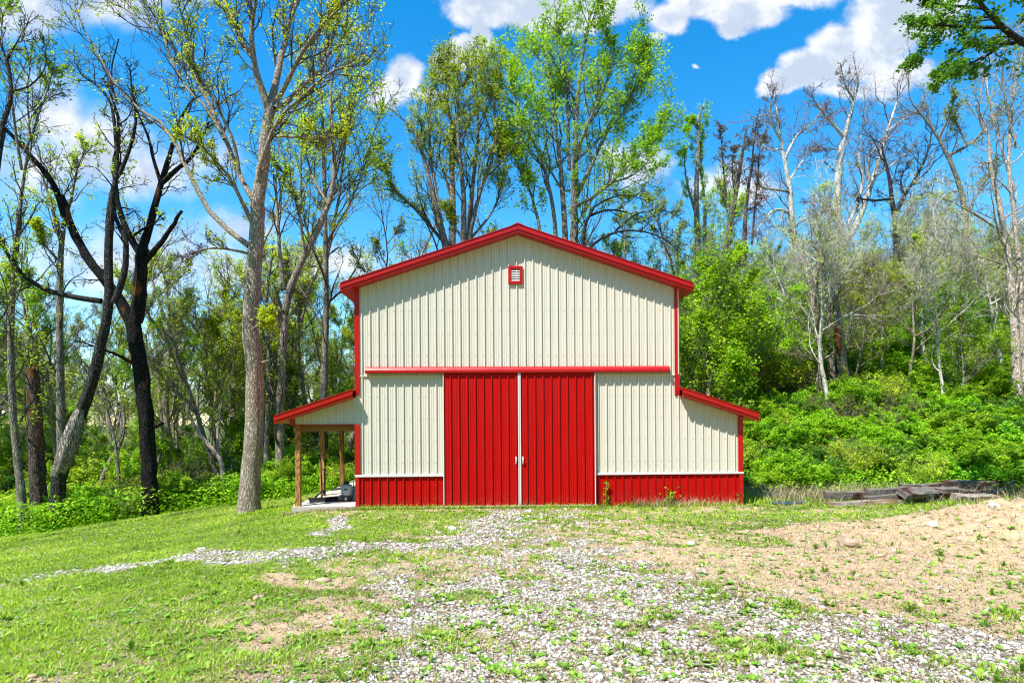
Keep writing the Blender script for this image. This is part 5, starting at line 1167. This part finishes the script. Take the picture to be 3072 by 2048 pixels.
timber('timber', gz(2830, 18.1, .36), gz(3040, 18.5, .30), .26, .22, M_TIE, 'rearmost dark timber reaching to the right end of the pile', .1, seed=7)
timber('timber', gz(2700, 17.9, .30), gz(2860, 18.2, .32), .26, .2, M_TIE, 'grey timber lying behind the tilted plank', seed=8)
timber('timber', gz(2860, 17.2, .12), gz(3000, 17.3, .03), .25, .2, M_LOG, 'weathered grey timber sinking into grass at the lower right of the pile', .3, seed=9)
timber('fallen_branch', gz(2250, 18.6, .10), gz(2470, 18.2, .08), .07, .07, M_LOG, 'thin fallen pole lying in the grass between the barn and the timber pile', cat='branch', seed=10)
# rocks
def rock(name, x, y, s, mat, label, seed):
    r = np.random.default_rng(seed); k, m_ = 10, 14; V = []; F = []
    for i in range(k + 1):
        for j in range(m_):
            th = math.pi * i / k; ph = 2 * math.pi * j / m_
            d = np.array([math.sin(th) * math.cos(ph), math.sin(th) * math.sin(ph), math.cos(th)])
            q = 1 + .28 * (vnoise(d[0] * 1.7 + seed, d[1] * 1.7 + d[2] * 1.3, 5) - .5) * 2 + .10 * (vnoise(d[0] * 5 + seed, d[1] * 5 + d[2] * 4, 8) - .5) * 2
            d = np.sign(d) * np.abs(d) ** .8
            V.append(tuple(d * q * np.array(s)))
    F = [(i * m_ + j, (i + 1) * m_ + j, (i + 1) * m_ + (j + 1) % m_, i * m_ + (j + 1) % m_) for i in range(k) for j in range(m_)]
    mb = MB(); mb.add(V, F); o = mb.build(name, mat); o.location = (x, y, float(G(x, y)) + s[2] * .35)
    o.rotation_euler = (.1, -.12, seed); return tag(o, label, 'rock')
def stonemat(name, a, b):
    m_, q = material(name); v_ = ocoord(q); n_ = q.noise(v_, 6, 7, .7); c = q.ramp(n_, [(.3, tuple(x * .45 for x in a)), (.5, a), (.7, b)]); return finish(m_, q, c, .92, 0, .15, n_, 1.0, .02)
M_ROCK = stonemat('tan_rock', (.33, .24, .16), (.48, .40, .31)); M_ROCKW = stonemat('white_rock', (.58, .56, .53), (.75, .74, .72))
p = ground_at(2545, 1640); rock('rock', p[0], p[1], (.17, .13, .12), M_ROCK, 'large tan rock at the edge of the bare dirt, below the timber pile', 3)
p = ground_at(2075, 1632); rock('rock', p[0], p[1], (.08, .07, .05), M_ROCKW, 'small white rock in the dirt patch right of the drive', 5)
p = ground_at(2983, 1520); rock('rock', p[0], p[1], (.09, .08, .06), M_ROCKW, 'small pale rock on the crest of the dirt mound at the right', 6)
p = ground_at(2800, 1570); rock('rock', p[0], p[1], (.07, .09, .06), M_ROCKW, 'small white stone lying on the dirt mound slope in front of the timber pile', 7)
p = ground_at(1357, 1588); rock('rock', p[0], p[1], (.12, .08, .05), M_ROCKW, 'flat white rock in the grass in front of the left barn door', 8)
rock('rock', 14.0, 20.2, (.32, .2, .2), M_ROCK, 'pale block half hidden in the thicket on the bank', 9)
# crumpled blue tarp
n = 22; vv = []; r = np.random.default_rng(8); p = ground_at(2362, 1511)
gx, gy = np.meshgrid(np.linspace(-.55, .55, n), np.linspace(-.2, .2, 12)); hz = .05 * fbm(gx * 5 + 3, gy * 9, 4) + .045 * np.abs(np.sin(gx * 9 + gy * 6)) * (1 - (gy / .22) ** 2)
V = np.stack([gx + .05 * np.sin(gy * 20), gy + .06 * np.sin(gx * 6), hz - .01], -1).reshape(-1, 3); ii = np.arange(n * 12).reshape(12, n)
o = mk('tarp', V, [np.stack([ii[:-1, :-1].ravel(), ii[:-1, 1:].ravel(), ii[1:, 1:].ravel(), ii[1:, :-1].ravel()], 1)], M_BLUETARP, smooth=True); o.location = (p[0], p[1], float(G(*p)) + .03)
tag(o, 'crumpled strip of dark blue tarp in the grass right of the barn corner', 'tarp')
# backpack sprayer on the slab
sp = empty('backpack_sprayer', BL(-5.12, 1.0, 0.0), YAW); tag(sp, 'grey backpack sprayer with black lid and base on the porch slab', 'sprayer')
mb = MB(); mb.lathe([(.10, .16), (.135, .20), (.165, .30), (.178, .42), (.172, .47), (.12, .505), (.07, .515)], 0, 0, 24, sy=.62); mb.build('tank', M_GREYTANK, sp, smooth=True)
mb = MB(); mb.lathe([(.075, .50), (.088, .51), (.088, .555), (.07, .565), (.05, .58), (.02, .585)], 0, 0, 20); mb.build('lid', M_BLACK, sp, .003)
mb = MB(); mb.box(-.155, .155, -.10, .12, .0, .035); mb.box(-.12, .12, -.07, .10, .035, .17); mb.tube([(-.15, -.06, .03), (-.165, -.04, .09), (-.10, -.03, .16)], .018, 8); mb.tube([(.15, -.06, .03), (.165, -.04, .09), (.10, -.03, .16)], .018, 8); mb.build('base', M_BLACK, sp, .006)
mb = MB(); mb.lathe([(.02, .03), (.03, .035), (.03, .12), (.02, .13)], 0.0, -.085, 14); mb.build('pump_cylinder', M_WHITE, sp)
mb = MB(); mb.box(-.065, .065, -.116, -.110, .365, .378); mb.box(-.055, .055, -.116, -.110, .343, .354); mb.build('printed_lettering', M_BLACK, sp)
mb = MB(); mb.tube([(.06, 0, .55), (.16, .03, .56), (.25, .05, .60), (.30, .10, .66)], .012, 8); mb.build('hose', M_GREENHOSE, sp, smooth=True)
mb = MB(); mb.tube([(.155, .05, .02), (.20, .08, .45), (.19, .09, .62), (.15, .09, .66), (.10, .08, .66)], .012, 8); mb.tube([(.19, .08, .38), (.12, .10, .38)], .010, 6); mb.build('pump_lever', M_BLACK, sp, smooth=True)
mb = MB(); mb.tube([(-.10, -.08, .02), (-.22, -.10, .012), (-.34, -.16, .012), (-.52, -.12, .014)], .010, 8); mb.tube([(-.20, -.12, .02), (-.30, -.15, .03), (-.36, -.17, .02)], .020, 8); mb.build('spray_wand', M_BLACK, sp, smooth=True)
# push scoop leaning against the post
sc_ = empty('snow_scoop', BL(-5.92, 1.25, 0.0), YAW); tag(sc_, 'black push scoop with curved blade and two upright handles by a porch post', 'scoop')
V = []; F = []; n, k = 14, 9
for i in range(n + 1):
    for j in range(k + 1):
        uu = -.42 + .84 * i / n; tt = j / k; V.append((uu, -.42 + .40 * tt, .012 + .10 * math.sin(tt * 2.6) + .02 * (uu / .42) ** 2 * tt))
for i in range(n):
    for j in range(k): a = i * (k + 1) + j; F.append((a, a + k + 1, a + k + 2, a + 1))
nn_ = len(V); V2 = [(x, y, z - .012) for x, y, z in V]; mb = MB(); mb.add(V, F); mb.add(V2, [f[::-1] for f in F])
mb.tube([V[0], V[(k + 1) * 7], V[(k + 1) * n]], .008, 6); o = mb.build('blade', M_BLACK, sc_, smooth=True); o.rotation_euler = (0, 0, .45)
mb = MB(); mb.tube([(-.16, -.16, .10), (-.05, -.08, .22), (.05, -.04, .30)], .030, 8); mb.tube([(.05, -.25, .10), (.06, -.10, .22), (.06, -.04, .30)], .030, 8); mb.build('bracket', M_BLACK, sc_, smooth=True)
for (x0, x1, x2, y2) in ((.02, -.04, -.10, .12), (.10, .055, .05, .16)):
    mb = MB(); mb.tube([(x0 + .02, -.10, .14), (x1 + .02, .02, .8), (x2 + .04, y2, 1.28)], .018, 8); mb.tube([(x2 + .035, y2, 1.26), (x2 - .01, y2 - .01, 1.36)], .026, 8); mb.tube([(x2 - .05, y2 - .01, 1.37), (x2 + .04, y2 - .01, 1.35)], .020, 8); mb.build('handle', M_BLACK, sc_, smooth=True)
mb = MB(); mb.tube([(-.01, .06, .92), (.09, .06, .92)], .016, 8); mb.tube([(.0, -.02, .5), (.10, -.02, .5)], .014, 8); mb.build('cross_brace', M_BLACK, sc_)
timber('log', BL(-5.15, 2.9, .075), BL(-4.62, 2.7, .075), .14, .14, M_TIMBER_NEW, 'short tan round log on the porch slab behind the sprayer', cat='log', seed=12)
o = MB(); o.tube([BL(-6.15, .55, .012), BL(-5.7, .42, .012), BL(-5.45, .50, .012), BL(-5.1, .42, .012)], .009, 6); tag(o.build('hose', M_BLACK), 'thin black hose lying across the front of the porch slab', 'hose')
# wind chime under the porch roof
wc = empty('wind_chime', BL(-5.76, 1.2, 2.26), YAW); tag(wc, 'black wind chime hanging from the porch ceiling between the first two posts', 'wind chime')
mb = MB(); mb.tube([(0, 0, 0), (0, 0, -.95)], .004, 5); mb.build('cord', M_BLACK, wc)
mb = MB(); mb.lathe([(.01, -.19), (.055, -.20), (.055, -.215), (.01, -.22)], 0, 0, 14); mb.build('top_plate', M_BLACK, wc)
for k in range(5):
    a = k * 1.2566; mb = MB(); x0, y0 = .045 * math.cos(a), .045 * math.sin(a); L = .42 + .05 * (k % 3); mb.tube([(x0, y0, -.20), (x0, y0, -.27)], .003, 4); mb.tube([(x0, y0, -.27), (x0, y0, -.27 - L)], .011, 8); mb.build('tube', M_BLACK, wc)
mb = MB(); mb.tube([(0, -.004, -.92), (0, .004, -.92)], .06, 18); mb.build('sail', M_POST, wc)
# vine and weeds at the right front wall
def climber(name, u0, h, label, seed, nl=60, wide=.05, size=.030):
    r = np.random.default_rng(seed); o_ = BL(u0, -.14, -.05); root = empty(name, o_)
    z = np.linspace(-.08, h, 12); P = np.stack([np.cumsum(r.normal(size=12) * .016), np.full(12, .07) + 0 * z, z], 1)[None]
    P1, R1, L1 = spawn(r, P, np.full((1, 12), .006), 10, .12, .05, 1, .9, .2, 0.02, 4, .6, .003)
    V, F = tubes([(P, np.full((1, 12), .006), 5), (P1, R1, 3)]); mk('stem', V, [F], B_GREY, root)
    c = np.vstack([on_twigs(r, P, nl, wide, 0.1), on_twigs(r, P1, nl // 12, .03)]); c[:, 1] = np.minimum(c[:, 1], .10)
    V, F, t = leaves(r, c, size, .2, .7); mk('foliage', V, [F], L_GREEN, root, tone=t); tag(root, label, 'plant'); return root
climber('climbing_vine', 2.48, .66, 'thin green vine climbing the red wainscot just right of the sliding doors', 5)
climber('weed', 4.28, .36, 'leafy weed clump growing against the middle of the right wainscot', 6, 90, .12, .035)
climber('weed', 6.30, .30, 'dry twiggy weed at the right front corner of the barn', 7, 26, .12, .02)
x = np.concatenate([rng.uniform(-4.4, 6.4, 900)]); y = BY + (x) * math.sin(YAW) - .16 + rng.normal(size=900) * .06
blades(x, y, rng.uniform(.06, .16, 900), np.full(900, .014), 4, .7, L_GRASS, 'wall_grass', seed=37)
x = rng.uniform(-6.4, -4.4, 260); y = BY + x * math.sin(YAW) - .10 + rng.normal(size=260) * .06
blades(x, y, rng.uniform(.05, .14, 260), np.full(260, .010), 3, .9, L_DRY, 'slab_dead_grass', seed=40)
x = rng.uniform(3.4, 6.4, 260); y = BY + x * math.sin(YAW) - .14 + rng.normal(size=260) * .05
blades(x, y, rng.uniform(.12, .32, 260), np.full(260, .008), 3, .9, L_DRY, 'wall_dead_grass', seed=38)
x = rng.uniform(-8.4, -6.9, 300); y = 18.6 + rng.normal(size=300) * .3
blades(x, y, rng.uniform(.05, .12, 300), np.full(300, .018), 4, .7, L_GRASS, 'trunk_foot_grass', seed=39)
